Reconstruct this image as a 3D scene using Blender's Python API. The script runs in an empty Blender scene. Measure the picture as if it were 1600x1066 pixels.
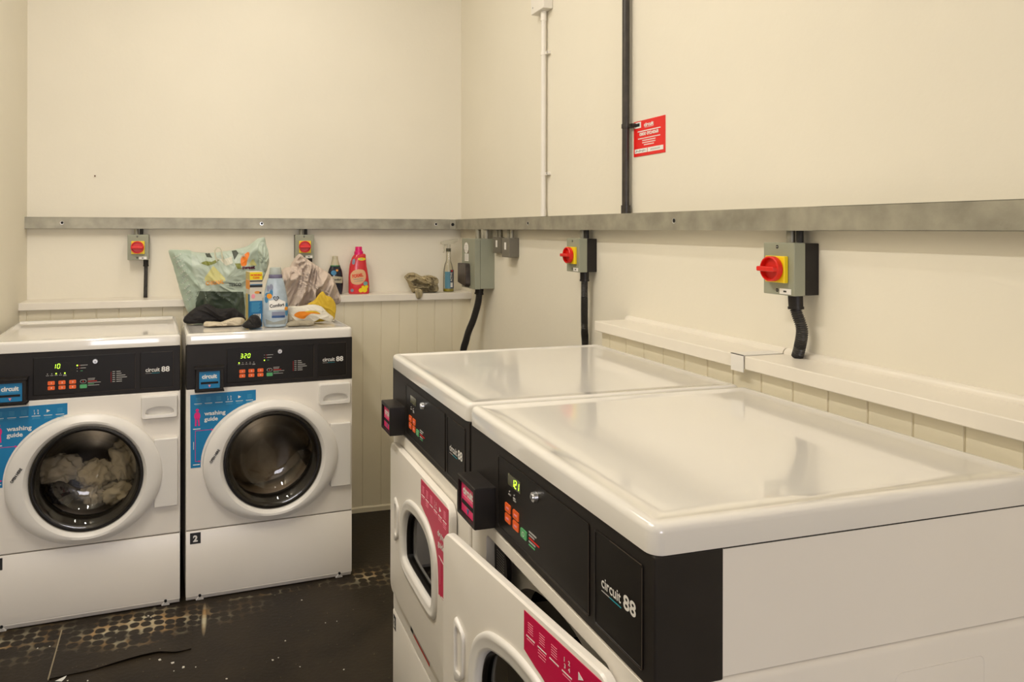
import bpy, math, random
from math import sin, cos, pi, radians, sqrt, atan2
from mathutils import Vector, Matrix, noise
from mathutils.bvhtree import BVHTree

random.seed(7)
S = bpy.context.scene
COL = S.collection

# ---------------------------------------------------------------- camera
cam_d = bpy.data.cameras.new('camera')
cam = bpy.data.objects.new('camera', cam_d)
COL.objects.link(cam)
cam.location = (0, 0, 1.4934)
cam.rotation_euler = (Matrix.Rotation(radians(-16.145), 3, 'Z') @ Matrix.Rotation(radians(90), 3, 'X')
                      @ Matrix.Rotation(radians(0.098), 3, 'Z')).to_euler()
cam_d.sensor_width = 36
cam_d.lens = 1137.23 / 1600 * 36
cam_d.shift_x = (800 - 647.6) / 1600
cam_d.shift_y = -(533 - 358.14) / 1600
cam_d.clip_start = 0.02
S.camera = cam

# ---------------------------------------------------------------- world, exposure
W_ = bpy.data.worlds.new('sky'); S.world = W_; W_.use_nodes = True
bg = W_.node_tree.nodes['Background']
bg.inputs[0].default_value = (0.75, 0.85, 1.0, 1); bg.inputs[1].default_value = 1.2
S.view_settings.view_transform = 'Standard'
S.view_settings.look = 'None'
S.view_settings.gamma = 1
S.view_settings.exposure = 0.17

XL, XR, YB, YF, ZC = -0.825, 1.412, 3.921, -5.0, 3.30
LAMP_COL = (1.0, 0.94, 0.865)

def area(name, loc, size, power, col, rot=(0, 0, 0), sy=None):
    d = bpy.data.lights.new(name, 'AREA'); d.shape = 'RECTANGLE'
    d.size = size; d.size_y = sy or size; d.energy = power; d.color = col
    o = bpy.data.objects.new(name, d); COL.objects.link(o)
    o.location = loc; o.rotation_euler = rot
    return o
# tubes of the ceiling battens (their housings are built further down)
LAMPS = [((0.30, 2.70, ZC - 0.085), 0.10, 1.15, 10), ((-0.50, 1.55, ZC - 0.085), 0.10, 1.15, 30)]
for (l, sx, sy, p) in LAMPS:
    area('lamp_light', l, sx, p, LAMP_COL, sy=sy)
# daylight through the window behind the camera
area('window_light', (0.30, YF - 0.05, 1.70), 1.7, 66, (0.94, 0.91, 1.0), rot=(radians(90), 0, 0), sy=1.5)

# ---------------------------------------------------------------- materials
def lin(c):
    c = c / 255
    return c / 12.92 if c <= 0.04045 else ((c + 0.055) / 1.055) ** 2.4
def rgb(r, g, b): return (lin(r), lin(g), lin(b), 1)

def mat(name, col, rough=0.5, metal=0.0, emit=0, noise_amt=0.0, nscale=8.0, bump=0.0, bscale=60.0, spec=0.5, coat=0.0,
        trans=0.0, alpha=1.0, detail=4):
    m = bpy.data.materials.new(name); m.use_nodes = True
    nt = m.node_tree; b = nt.nodes['Principled BSDF']
    b.inputs['Base Color'].default_value = col
    b.inputs['Roughness'].default_value = rough
    b.inputs['Metallic'].default_value = metal
    b.inputs['Specular IOR Level'].default_value = spec
    b.inputs['Coat Weight'].default_value = coat
    b.inputs['Coat Roughness'].default_value = 0.03
    b.inputs['Transmission Weight'].default_value = trans
    b.inputs['Alpha'].default_value = alpha
    if emit:
        b.inputs['Emission Color'].default_value = col
        b.inputs['Emission Strength'].default_value = emit
    if noise_amt or bump:
        tc = nt.nodes.new('ShaderNodeTexCoord')
    if noise_amt:
        n = nt.nodes.new('ShaderNodeTexNoise'); n.inputs['Scale'].default_value = nscale; n.inputs['Detail'].default_value = detail
        nt.links.new(tc.outputs['Object'], n.inputs['Vector'])
        r = nt.nodes.new('ShaderNodeValToRGB')
        r.color_ramp.elements[0].position = 0.3; r.color_ramp.elements[1].position = 0.7
        r.color_ramp.elements[0].color = tuple(c * (1 - noise_amt) for c in col[:3]) + (1,)
        r.color_ramp.elements[1].color = tuple(min(1, c * (1 + noise_amt)) for c in col[:3]) + (1,)
        nt.links.new(n.outputs['Fac'], r.inputs['Fac'])
        nt.links.new(r.outputs['Color'], b.inputs['Base Color'])
    if bump:
        n2 = nt.nodes.new('ShaderNodeTexNoise'); n2.inputs['Scale'].default_value = bscale; n2.inputs['Detail'].default_value = 3
        nt.links.new(tc.outputs['Object'], n2.inputs['Vector'])
        bp = nt.nodes.new('ShaderNodeBump'); bp.inputs['Strength'].default_value = bump; bp.inputs['Distance'].default_value = 0.002
        nt.links.new(n2.outputs['Fac'], bp.inputs['Height'])
        nt.links.new(bp.outputs['Normal'], b.inputs['Normal'])
    return m

def glassy(name, tint=(0.6, 0.55, 0.45, 1), refl=0.12, rough=0.03):
    m = bpy.data.materials.new(name); m.use_nodes = True
    nt = m.node_tree; nt.nodes.clear()
    o = nt.nodes.new('ShaderNodeOutputMaterial'); mx = nt.nodes.new('ShaderNodeMixShader')
    t = nt.nodes.new('ShaderNodeBsdfTransparent'); g = nt.nodes.new('ShaderNodeBsdfGlossy')
    t.inputs[0].default_value = tint; g.inputs['Roughness'].default_value = rough
    lw = nt.nodes.new('ShaderNodeLayerWeight'); lw.inputs[0].default_value = 0.25
    ad = nt.nodes.new('ShaderNodeMath'); ad.operation = 'MULTIPLY_ADD'; ad.inputs[1].default_value = 0.75; ad.inputs[2].default_value = refl
    nt.links.new(lw.outputs['Fresnel'], ad.inputs[0]); nt.links.new(ad.outputs[0], mx.inputs[0])
    nt.links.new(t.outputs[0], mx.inputs[1]); nt.links.new(g.outputs[0], mx.inputs[2]); nt.links.new(mx.outputs[0], o.inputs[0])
    return m

M_WALL = mat('wall_paint', (0.82, 0.77, 0.645, 1), 0.75, noise_amt=0.025, nscale=1.6, bump=0.25, bscale=45, spec=0.25)
M_CEIL = mat('ceiling_paint', (0.8, 0.77, 0.70, 1), 0.8)
M_CLAD = mat('cladding_plastic', (0.82, 0.75, 0.57, 1), 0.4, noise_amt=0.05, nscale=3)
M_LEDGE = mat('ledge_gloss', (0.82, 0.765, 0.66, 1), 0.3, noise_amt=0.03, nscale=5)
M_ENAM = mat('white_enamel', (0.88, 0.83, 0.745, 1), 0.32, noise_amt=0.02, nscale=3)
M_LID = mat('white_lid_enamel', (0.80, 0.77, 0.71, 1), 0.10, coat=0.6, noise_amt=0.015, nscale=2)
M_PLAS = mat('white_plastic', (0.80, 0.77, 0.71, 1), 0.35)
M_BLACK = mat('black_plastic', (0.017, 0.0138, 0.012, 1), 0.45, noise_amt=0.1, nscale=20, spec=.3)
M_BLACK2 = mat('black_fascia', (0.010, 0.008, 0.0065, 1), 0.38, spec=.3)
M_DARK = mat('dark_rubber', (0.02, 0.018, 0.016, 1), 0.6)
M_HOLE = mat('hole_black', (0.01, 0.01, 0.01, 1), 0.9)
M_CHROME = mat('chrome', (0.85, 0.85, 0.85, 1), 0.3, metal=1)
M_DRUM = mat('drum_steel', (0.42, 0.38, 0.33, 1), 0.28, metal=1, noise_amt=0.3, nscale=9)
M_GALV = mat('galvanised_steel', (0.36, 0.34, 0.27, 1), 0.5, metal=0.45, noise_amt=0.22, nscale=14, bump=0.1, bscale=200)
M_BOXGR = mat('grey_green_box', (0.30, 0.31, 0.23, 1), 0.45)
M_YEL = mat('yellow_plastic', (0.90, 0.66, 0.01, 1), 0.4)
M_RED = mat('red_plastic', (0.72, 0.015, 0.008, 1), 0.35)
M_ORANGE = mat('orange_button', (0.90, 0.14, 0.02, 1), 0.45)
M_GREEN = mat('green_button', (0.10, 0.42, 0.16, 1), 0.45)
M_LEDG = mat('green_led', (0.55, 1.0, 0.05, 1), 0.5, emit=1.6)
M_WHTXT = mat('white_print', (0.85, 0.83, 0.78, 1), 0.5)
M_GRTXT = mat('grey_print', (0.45, 0.43, 0.4, 1), 0.5)
M_BLUE = mat('blue_sticker', (0.003, 0.20, 0.44, 1), 0.35)
M_BLUEL = mat('pale_blue_print', (0.10, 0.42, 0.62, 1), 0.4)
M_PINK = mat('pink_sticker', (0.86, 0.03, 0.17, 1), 0.35)
M_CRIM = mat('crimson_sticker', (0.62, 0.005, 0.07, 1), 0.35)
M_PINKL = mat('pale_pink_print', (0.85, 0.30, 0.38, 1), 0.4)
M_MAG = mat('magenta_print', (0.82, 0.02, 0.22, 1), 0.4)
M_TEAL = mat('teal_print', (0.02, 0.35, 0.42, 1), 0.5)
M_BLKTXT = mat('black_print', (0.02, 0.02, 0.02, 1), 0.5)
M_LCD = mat('display_window', (0.10, 0.10, 0.055, 1), 0.12)
M_GLASS = glassy('door_glass', (0.88, 0.83, 0.72, 1), 0.05)
M_GLASS2 = glassy('dryer_glass', (0.55, 0.52, 0.45, 1), 0.06)

# ---------------------------------------------------------------- mesh helper
class MB:
    def __init__(s): s.v = []; s.f = []; s.mi = []; s.k = 0
    def add(s, vs, fs, k=None):
        b = len(s.v); s.v += [tuple(p) for p in vs]
        for f in fs: s.f.append(tuple(b + i for i in f)); s.mi.append(s.k if k is None else k)
    def box(s, x0, x1, y0, y1, z0, z1, k=None):
        v = [(x, y, z) for x in (x0, x1) for y in (y0, y1) for z in (z0, z1)]
        s.add(v, [(0, 1, 3, 2), (4, 6, 7, 5), (0, 4, 5, 1), (2, 3, 7, 6), (0, 2, 6, 4), (1, 5, 7, 3)], k); return s
    def loft(s, loops, cap0=True, cap1=True, k=None, closed=True):
        n = len(loops[0]); vs = [p for l in loops for p in l]; fs = []
        for i in range(len(loops) - 1):
            for j in range(n if closed else n - 1):
                a = i * n + j; b = i * n + (j + 1) % n
                fs.append((a, b, b + n, a + n))
        if cap0: fs.append(tuple(reversed(range(n))))
        if cap1: fs.append(tuple(range((len(loops) - 1) * n, len(loops) * n)))
        s.add(vs, fs, k); return s
    def cyl(s, p0, p1, r0, r1=None, n=24, k=None, cap=True):
        p0 = Vector(p0); p1 = Vector(p1); r1 = r0 if r1 is None else r1
        d = (p1 - p0).normalized(); u = d.orthogonal().normalized(); w = d.cross(u)
        L = [[p + (u * cos(2 * pi * i / n) + w * sin(2 * pi * i / n)) * r for i in range(n)] for p, r in ((p0, r0), (p1, r1))]
        return s.loft(L, cap, cap, k)
    def tube(s, pts, r, n=12, k=None, rf=None):
        pts = [Vector(p) for p in pts]; L = []; u = None
        for i, p in enumerate(pts):
            d = (pts[min(i + 1, len(pts) - 1)] - pts[max(i - 1, 0)]).normalized()
            if u is None: u = d.orthogonal().normalized()
            u = (u - d * u.dot(d)).normalized(); w = d.cross(u); rr = r if rf is None else rf(i)
            L.append([p + (u * cos(2 * pi * j / n) + w * sin(2 * pi * j / n)) * rr for j in range(n)])
        return s.loft(L, True, True, k)
    def prism(s, poly, y0, y1, k=None):   # polygon in xz, y0 front
        return s.loft([[(x, y1, z) for x, z in poly], [(x, y0, z) for x, z in poly]], True, True, k)
    def bar(s, x0, z0, x1, z1, w, y, t=0.0006, k=None):   # thin flat line in xz
        d = Vector((x1 - x0, z1 - z0)); d.normalize(); n = Vector((-d.y, d.x)) * w / 2
        return s.prism([(x0 - n.x, z0 - n.y), (x1 - n.x, z1 - n.y), (x1 + n.x, z1 + n.y), (x0 + n.x, z0 + n.y)], y - t, y, k)
    def text(s, t, x, z, y, h, k=None, bold=0.0, align='LEFT', w=None, rot=0.0, depth=0.0006, shear=0.0, map=None):
        c = bpy.data.curves.new('t', 'FONT'); c.body = t; c.size = 1; c.extrude = 0.0; c.offset = bold; c.align_x = 'LEFT'
        c.resolution_u = 3; c.shear = shear; c.space_character = 1.0
        o = bpy.data.objects.new('t', c)
        me = bpy.data.meshes.new_from_object(o)
        if not me or not len(me.vertices): return s
        xs = [v.co.x for v in me.vertices]; xmin, xmax = min(xs), max(xs)
        sc = h / 0.72; sx = sc if w is None else w / (xmax - xmin)
        W = (xmax - xmin) * sx; ox = {'LEFT': 0, 'CENTER': -W / 2, 'RIGHT': -W}[align]
        ca, sa = cos(rot), sin(rot); vs = []
        for v in me.vertices:
            a = (v.co.x - xmin) * sx + ox; b = v.co.y * sc
            vs.append((x + a * ca - b * sa, y - depth, z + a * sa + b * ca))
        s.add(vs, [tuple(p.vertices) for p in me.polygons], k)
        bpy.data.objects.remove(o); bpy.data.curves.remove(c); bpy.data.meshes.remove(me)
        return s
    def seg(s, ch, x, z, y, h, k=None, t=0.0006):
        w = h * 0.5; g = h * 0.115; sl = h * 0.12
        on = {'0': 'abcdef', '1': 'bc', '2': 'abged', '3': 'abgcd', '8': 'abcdefg', 'L': 'fed'}[ch]
        P = lambda a, b: (x + a * w + sl * b, z + b * h)
        L = {'a': (P(0.12, 1), P(.88, 1)), 'b': (P(1, .95), P(1, .55)), 'c': (P(1, .45), P(1, .05)), 'd': (P(.12, 0), P(.88, 0)),
             'e': (P(0, .45), P(0, .05)), 'f': (P(0, .95), P(0, .55)), 'g': (P(.12, .5), P(.88, .5))}
        for q in on: (a, b), (c, d) = L[q]; s.bar(a, b, c, d, g, y, t, k)
        return s
    def build(s, name, mats, parent=None, bevel=0, seg=3, smooth=35, subsurf=0, fix=True):
        me = bpy.data.meshes.new(name); me.from_pydata(s.v, [], s.f)
        if not isinstance(mats, (list, tuple)): mats = [mats]
        for m in mats: me.materials.append(m)
        for p, i in zip(me.polygons, s.mi): p.material_index = i
        me.validate()
        if fix:
            import bmesh
            bm = bmesh.new(); bm.from_mesh(me); bmesh.ops.recalc_face_normals(bm, faces=bm.faces); bm.to_mesh(me); bm.free()
        o = bpy.data.objects.new(name, me); COL.objects.link(o)
        if parent: o.parent = parent
        if bevel:
            b = o.modifiers.new('bevel', 'BEVEL'); b.width = bevel; b.segments = seg; b.limit_method = 'ANGLE'; b.angle_limit = radians(35)
            b.harden_normals = True
            me.polygons.foreach_set('use_smooth', [True] * len(me.polygons))
        elif smooth:
            me.polygons.foreach_set('use_smooth', [True] * len(me.polygons))
            me.set_sharp_from_angle(angle=radians(smooth))
        if subsurf:
            b = o.modifiers.new('s', 'SUBSURF'); b.levels = subsurf; b.render_levels = subsurf
        return o

def empty(name, loc=(0, 0, 0), rz=0.0):
    o = bpy.data.objects.new(name, None); COL.objects.link(o); o.location = loc; o.rotation_euler = (0, 0, rz)
    o.empty_display_size = 0.1
    return o
def tag(o, label=None, cat=None, group=None, kind=None):
    if label: o['label'] = label
    if cat: o['category'] = cat
    if group: o['group'] = group
    if kind: o['kind'] = kind
    return o
def dup_tree(o, parent=None):
    c = o.copy(); COL.objects.link(c)
    if parent: c.parent = parent
    for ch in list(o.children): dup_tree(ch, c)
    return c
def relabel(o, label): o['label'] = label; return o

# planar outlines, listed by a common set of angles so they can be lofted
def ell(cx, cz, a, b, n=72): return [(cx + a * cos(2 * pi * i / n), cz + b * sin(2 * pi * i / n)) for i in range(n)]
def rrect(x0, x1, z0, z1, r, m=6):
    r = max(r, 1e-4); P = []
    for cx, cz, a0 in ((x1 - r, z1 - r, 0), (x0 + r, z1 - r, 90), (x0 + r, z0 + r, 180), (x1 - r, z0 + r, 270)):
        for i in range(m + 1):
            a = radians(a0 + 90 * i / m); P.append((cx + r * cos(a), cz + r * sin(a)))
    return P
def ray_out(poly, c, ang):
    dx, dz = cos(ang), sin(ang); best = 0; n = len(poly)
    for i in range(n):
        ax, az = poly[i]; bx, bz = poly[(i + 1) % n]
        ex, ez = bx - ax, bz - az; den = dx * ez - dz * ex
        if abs(den) < 1e-12: continue
        t = ((ax - c[0]) * ez - (az - c[1]) * ex) / den; u = ((ax - c[0]) * dz - (az - c[1]) * dx) / den
        if -1e-6 <= u <= 1 + 1e-6 and t > best: best = t
    return (c[0] + dx * best, c[1] + dz * best)
def angs(c, rects, n=72):
    A = [2 * pi * i / n for i in range(n)]
    for P in rects:
        for x, z in P: A.append(atan2(z - c[1], x - c[0]) % (2 * pi))
    A = sorted(A); out = [A[0]]
    for a in A[1:]:
        if a - out[-1] > 1e-4: out.append(a)
    return out
def resamp(poly, c, A): return [ray_out(poly, c, a) for a in A]
def atY(P, y): return [(x, y, z) for x, z in P]
def smooth_poly(P, n=10):
    out = []; m = len(P)
    for i in range(m):
        p0, p1, p2, p3 = P[i - 1], P[i], P[(i + 1) % m], P[(i + 2) % m]
        for j in range(n):
            t = j / n
            out.append(tuple(0.5 * ((2 * p1[q]) + (-p0[q] + p2[q]) * t + (2 * p0[q] - 5 * p1[q] + 4 * p2[q] - p3[q]) * t * t
                                    + (-p0[q] + 3 * p1[q] - 3 * p2[q] + p3[q]) * t ** 3) for q in range(2)))
    return out
def scale_poly(P, c, s): return [(c[0] + (x - c[0]) * s, c[1] + (z - c[1]) * s) for x, z in P]
def inset_poly(P, d):
    n = len(P); out = []
    ar = sum(P[i][0] * P[(i + 1) % n][1] - P[(i + 1) % n][0] * P[i][1] for i in range(n)); sg = 1 if ar > 0 else -1
    for i in range(n):
        a, b, c = P[i - 1], P[i], P[(i + 1) % n]
        t = Vector((c[0] - a[0], c[1] - a[1])); t.normalize()
        out.append((b[0] - t.y * d * sg, b[1] + t.x * d * sg))
    return out

# ---------------------------------------------------------------- the room
def struct(o): return tag(o, kind='structure')

def floor_material():
    m = bpy.data.materials.new('dark_rubber_floor'); m.use_nodes = True; nt = m.node_tree; N = nt.nodes; L = nt.links
    b = N['Principled BSDF']; b.inputs['Specular IOR Level'].default_value = .3; tc = N.new('ShaderNodeTexCoord')
    n1 = N.new('ShaderNodeTexNoise'); n1.inputs['Scale'].default_value = 5; n1.inputs['Detail'].default_value = 8
    L.new(tc.outputs['Object'], n1.inputs['Vector'])
    r1 = N.new('ShaderNodeValToRGB'); e = r1.color_ramp.elements
    e[0].position = .3; e[0].color = (0.015, 0.0105, 0.006, 1); e[1].position = .75; e[1].color = (0.036, 0.026, 0.015, 1)
    L.new(n1.outputs['Fac'], r1.inputs['Fac'])
    # cell shaped lime-scale marks left by the mat studs
    vo = N.new('ShaderNodeTexVoronoi'); vo.feature = 'F1'; vo.inputs['Scale'].default_value = 25
    vo.inputs['Randomness'].default_value = 0.3
    nz = N.new('ShaderNodeTexNoise'); nz.inputs['Scale'].default_value = 30
    L.new(tc.outputs['Object'], nz.inputs['Vector'])
    mixv = N.new('ShaderNodeMix'); mixv.data_type = 'VECTOR'; mixv.inputs[0].default_value = 0.012
    L.new(tc.outputs['Object'], mixv.inputs[4]); L.new(nz.outputs['Color'], mixv.inputs[5]); L.new(mixv.outputs[1], vo.inputs['Vector'])
    r2 = N.new('ShaderNodeValToRGB'); e = r2.color_ramp.elements
    e[0].position = .42; e[0].color = (0, 0, 0, 1); e[1].position = .56; e[1].color = (1, 1, 1, 1)
    L.new(vo.outputs['Distance'], r2.inputs['Fac'])
    # where the scale lies: a patch in front of the machines
    def blob(x, y, sx, sy, ang, hard):
        mp = N.new('ShaderNodeMapping'); mp.vector_type = 'TEXTURE'
        mp.inputs['Location'].default_value = (x, y, 0); mp.inputs['Rotation'].default_value = (0, 0, ang); mp.inputs['Scale'].default_value = (sx, sy, 1)
        L.new(tc.outputs['Object'], mp.inputs['Vector'])
        g = N.new('ShaderNodeTexGradient'); g.gradient_type = 'SPHERICAL'; L.new(mp.outputs[0], g.inputs[0])
        q = N.new('ShaderNodeMath'); q.operation = 'MULTIPLY'; q.inputs[1].default_value = hard; L.new(g.outputs['Fac'], q.inputs[0]); return q
    bl = [blob(-0.24, 2.90, .27, .15, 0.1, 2.4), blob(-0.66, 2.90, .30, .16, 0.1, .9), blob(-.02, 2.93, .3, .12, 0.06, .6), blob(0.68, 3.06, .2, .12, 0, .9), blob(0.3, 3.03, .45, .02, 0.06, .6)]
    acc = bl[0]
    for q in bl[1:]:
        mx = N.new('ShaderNodeMath'); mx.operation = 'MAXIMUM'; L.new(acc.outputs[0], mx.inputs[0]); L.new(q.outputs[0], mx.inputs[1]); acc = mx
    n3 = N.new('ShaderNodeTexNoise'); n3.inputs['Scale'].default_value = 9; n3.inputs['Detail'].default_value = 6; L.new(tc.outputs['Object'], n3.inputs['Vector'])
    r3 = N.new('ShaderNodeValToRGB'); e = r3.color_ramp.elements; e[0].position = .36; e[1].position = .60
    L.new(n3.outputs['Fac'], r3.inputs['Fac'])
    m1 = N.new('ShaderNodeMath'); m1.operation = 'MULTIPLY'; L.new(acc.outputs[0], m1.inputs[0]); L.new(r3.outputs['Color'], m1.inputs[1])
    m2 = N.new('ShaderNodeMath'); m2.operation = 'MULTIPLY'; m2.use_clamp = True; L.new(m1.outputs[0], m2.inputs[0]); L.new(r2.outputs['Color'], m2.inputs[1])
    # faint dust specks everywhere
    n4 = N.new('ShaderNodeTexNoise'); n4.inputs['Scale'].default_value = 70; n4.inputs['Detail'].default_value = 2; L.new(tc.outputs['Object'], n4.inputs['Vector'])
    r4 = N.new('ShaderNodeValToRGB'); e = r4.color_ramp.elements; e[0].position = .70; e[0].color = (0, 0, 0, 1); e[1].position = .8; e[1].color = (.35, .35, .35, 1)
    L.new(n4.outputs['Fac'], r4.inputs['Fac'])
    ad = N.new('ShaderNodeMath'); ad.operation = 'ADD'; ad.use_clamp = True; 
    rs = blob(0.004, 2.90, .011, .13, -0.02, 1.6); m3 = N.new('ShaderNodeMath'); m3.operation = 'MAXIMUM'; L.new(m2.outputs[0], m3.inputs[0]); L.new(rs.outputs[0], m3.inputs[1])
    L.new(m3.outputs[0], ad.inputs[0]); L.new(r4.outputs['Color'], ad.inputs[1])
    nc = N.new('ShaderNodeTexNoise'); nc.inputs['Scale'].default_value = 12; L.new(tc.outputs['Object'], nc.inputs['Vector'])
    rc = N.new('ShaderNodeValToRGB'); e = rc.color_ramp.elements; e[0].position = .4; e[0].color = (.36, .22, .09, 1); e[1].position = .6; e[1].color = (.50, .45, .30, 1)
    L.new(nc.outputs['Fac'], rc.inputs['Fac'])
    mx = N.new('ShaderNodeMix'); mx.data_type = 'RGBA'
    L.new(ad.outputs[0], mx.inputs[0]); L.new(r1.outputs['Color'], mx.inputs[6]); L.new(rc.outputs['Color'], mx.inputs[7])
    L.new(mx.outputs[2], b.inputs['Base Color'])
    rr = N.new('ShaderNodeMapRange'); rr.inputs[3].default_value = 0.38; rr.inputs[4].default_value = 0.62; L.new(n1.outputs['Fac'], rr.inputs[0]); L.new(rr.outputs[0], b.inputs['Roughness'])
    bp = N.new('ShaderNodeBump'); bp.inputs['Strength'].default_value = .35; bp.inputs['Distance'].default_value = .003
    L.new(n4.outputs['Fac'], bp.inputs['Height']); L.new(bp.outputs[0], b.inputs['Normal'])
    return m
M_FLOOR = floor_material()

T = 0.1
struct(MB().box(XL - T, XR + T, YF - T, YB + T, -T, 0).build('floor', M_FLOOR))
struct(MB().box(XL - T, XR + T, YF - T, YB + T, ZC, ZC + T).build('ceiling', M_CEIL))
struct(MB().box(XL - T, XR + T, YB, YB + T, 0, ZC).build('wall_back', M_WALL))
struct(MB().box(XL - T, XL, YF, YB, 0, ZC).build('wall_left', M_WALL))
struct(MB().box(XR, XR + T, YF, YB, 0, ZC).build('wall_right', M_WALL))
wx0, wx1, wz0, wz1 = -0.55, 1.15, 0.95, 2.45
w = MB()
w.box(XL - T, wx0, YF - T, YF, 0, ZC); w.box(wx1, XR + T, YF - T, YF, 0, ZC); w.box(wx0, wx1, YF - T, YF, 0, wz0); w.box(wx0, wx1, YF - T, YF, wz1, ZC)
struct(w.build('wall_front', M_WALL))
wf = MB()
for a in ((wx0, wx0 + .05, wz0, wz1), (wx1 - .05, wx1, wz0, wz1), (wx0, wx1, wz0, wz0 + .05), (wx0, wx1, wz1 - .05, wz1), ((wx0 + wx1) / 2 - .02, (wx0 + wx1) / 2 + .02, wz0, wz1)):
    wf.box(a[0], a[1], YF - .09, YF - .065, a[2], a[3])
struct(wf.build('window_1', M_PLAS))

# tongue-and-groove cladding, boxed out below the ledges
def clad_profile(a0, a1, grooves, d=0.0035, hw=0.003):
    P = [(a0, 0)]
    for g in sorted(grooves):
        if a0 + .01 < g < a1 - .01: P += [(g - hw, 0), (g - hw * .3, d), (g + hw * .3, d), (g + hw, 0)]
    P.append((a1, 0)); return P
YC = 3.769; YLg = 3.745; ZB = 1.111; ZT = 1.147
gr = [-0.693 + .1 * i for i in range(-1, 22)]
pr = clad_profile(XL, XR, gr)
m = MB(); pts = [(x, YC + d) for x, d in pr] + [(XR, YB), (XL, YB)]
m.loft([[(x, y, z) for x, y in pts] for z in (0, ZB)])
struct(m.build('trim_1', M_CLAD, smooth=0))
m = MB(); m.box(XL, XR, YLg, YB, ZB, ZT)
struct(m.build('trim_2', M_LEDGE, bevel=0.003))
XC = 1.303; XLg = 1.2804; ZB2 = 1.148; ZT2 = 1.182; YE = 2.214
gr = [2.155 - .0985 * i for i in range(0, 74)]
pr = clad_profile(YF, YE - .012, gr)
m = MB(); pts = [(XC + d, y) for y, d in pr] + [(XR, YE - .012), (XR, YF)]
m.loft([[(x, y, z) for x, y in pts] for z in (0, ZB2)])
struct(m.build('trim_3', M_CLAD, smooth=0))
struct(MB().box(XLg, XR, 1.500, YE, ZB2, ZT2).build('trim_4', M_LEDGE, bevel=0.003))
struct(MB().box(XLg, XR, YF, 1.497, ZB2 + .0005, ZT2).build('trim_5', M_LEDGE, bevel=0.003))
# cover strip at the ledge joint, and quadrant beads where ledge meets wall
m = MB(); m.box(XLg - .003, XLg, 1.4985, 1.541, ZB2 - .007, ZT2 + .0015); m.box(XLg - .003, XR - .012, 1.4985, 1.541, ZT2, ZT2 + .0015)
struct(m.build('trim_6', M_PLAS))
def quad_bead(p0, p1, dx, dy, r=.012):
    m = MB(); L = []
    for p in (p0, p1):
        q = [(p[0], p[1], p[2])]
        for i in range(6):
            a = pi / 2 * i / 5; q.append((p[0] + dx * r * cos(a), p[1] + dy * r * cos(a), p[2] + r * sin(a)))
        L.append(q)
    return m.loft(L)
struct(quad_bead((XR, 1.497, ZT2), (XR, YF, ZT2), -1, 0, .014).build('trim_7', M_LEDGE))
struct(quad_bead((XR, YE, ZT2), (XR, 1.50, ZT2), -1, 0, .014).build('trim_8', M_LEDGE))
m = MB(); n = 60
L0 = []
for i in range(n + 1):
    x = XL + (XR - XL) * i / n; hh = .028 + .006 * noise.noise((x * 9, 0, 0)) + .003 * noise.noise((x * 31, 4, 0)); L0.append((x, hh))
m.loft([[(x, YC - .012, 0) for x, h in L0], [(x, YC - .012 + .003 * noise.noise((x * 20, 1, 2)), h * .8) for x, h in L0], [(x, YC - .002, h) for x, h in L0], [(x, YC - .001, 0) for x, h in L0]], False, False, closed=False)
struct(m.build('baseboard_back', M_CLAD))

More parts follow.
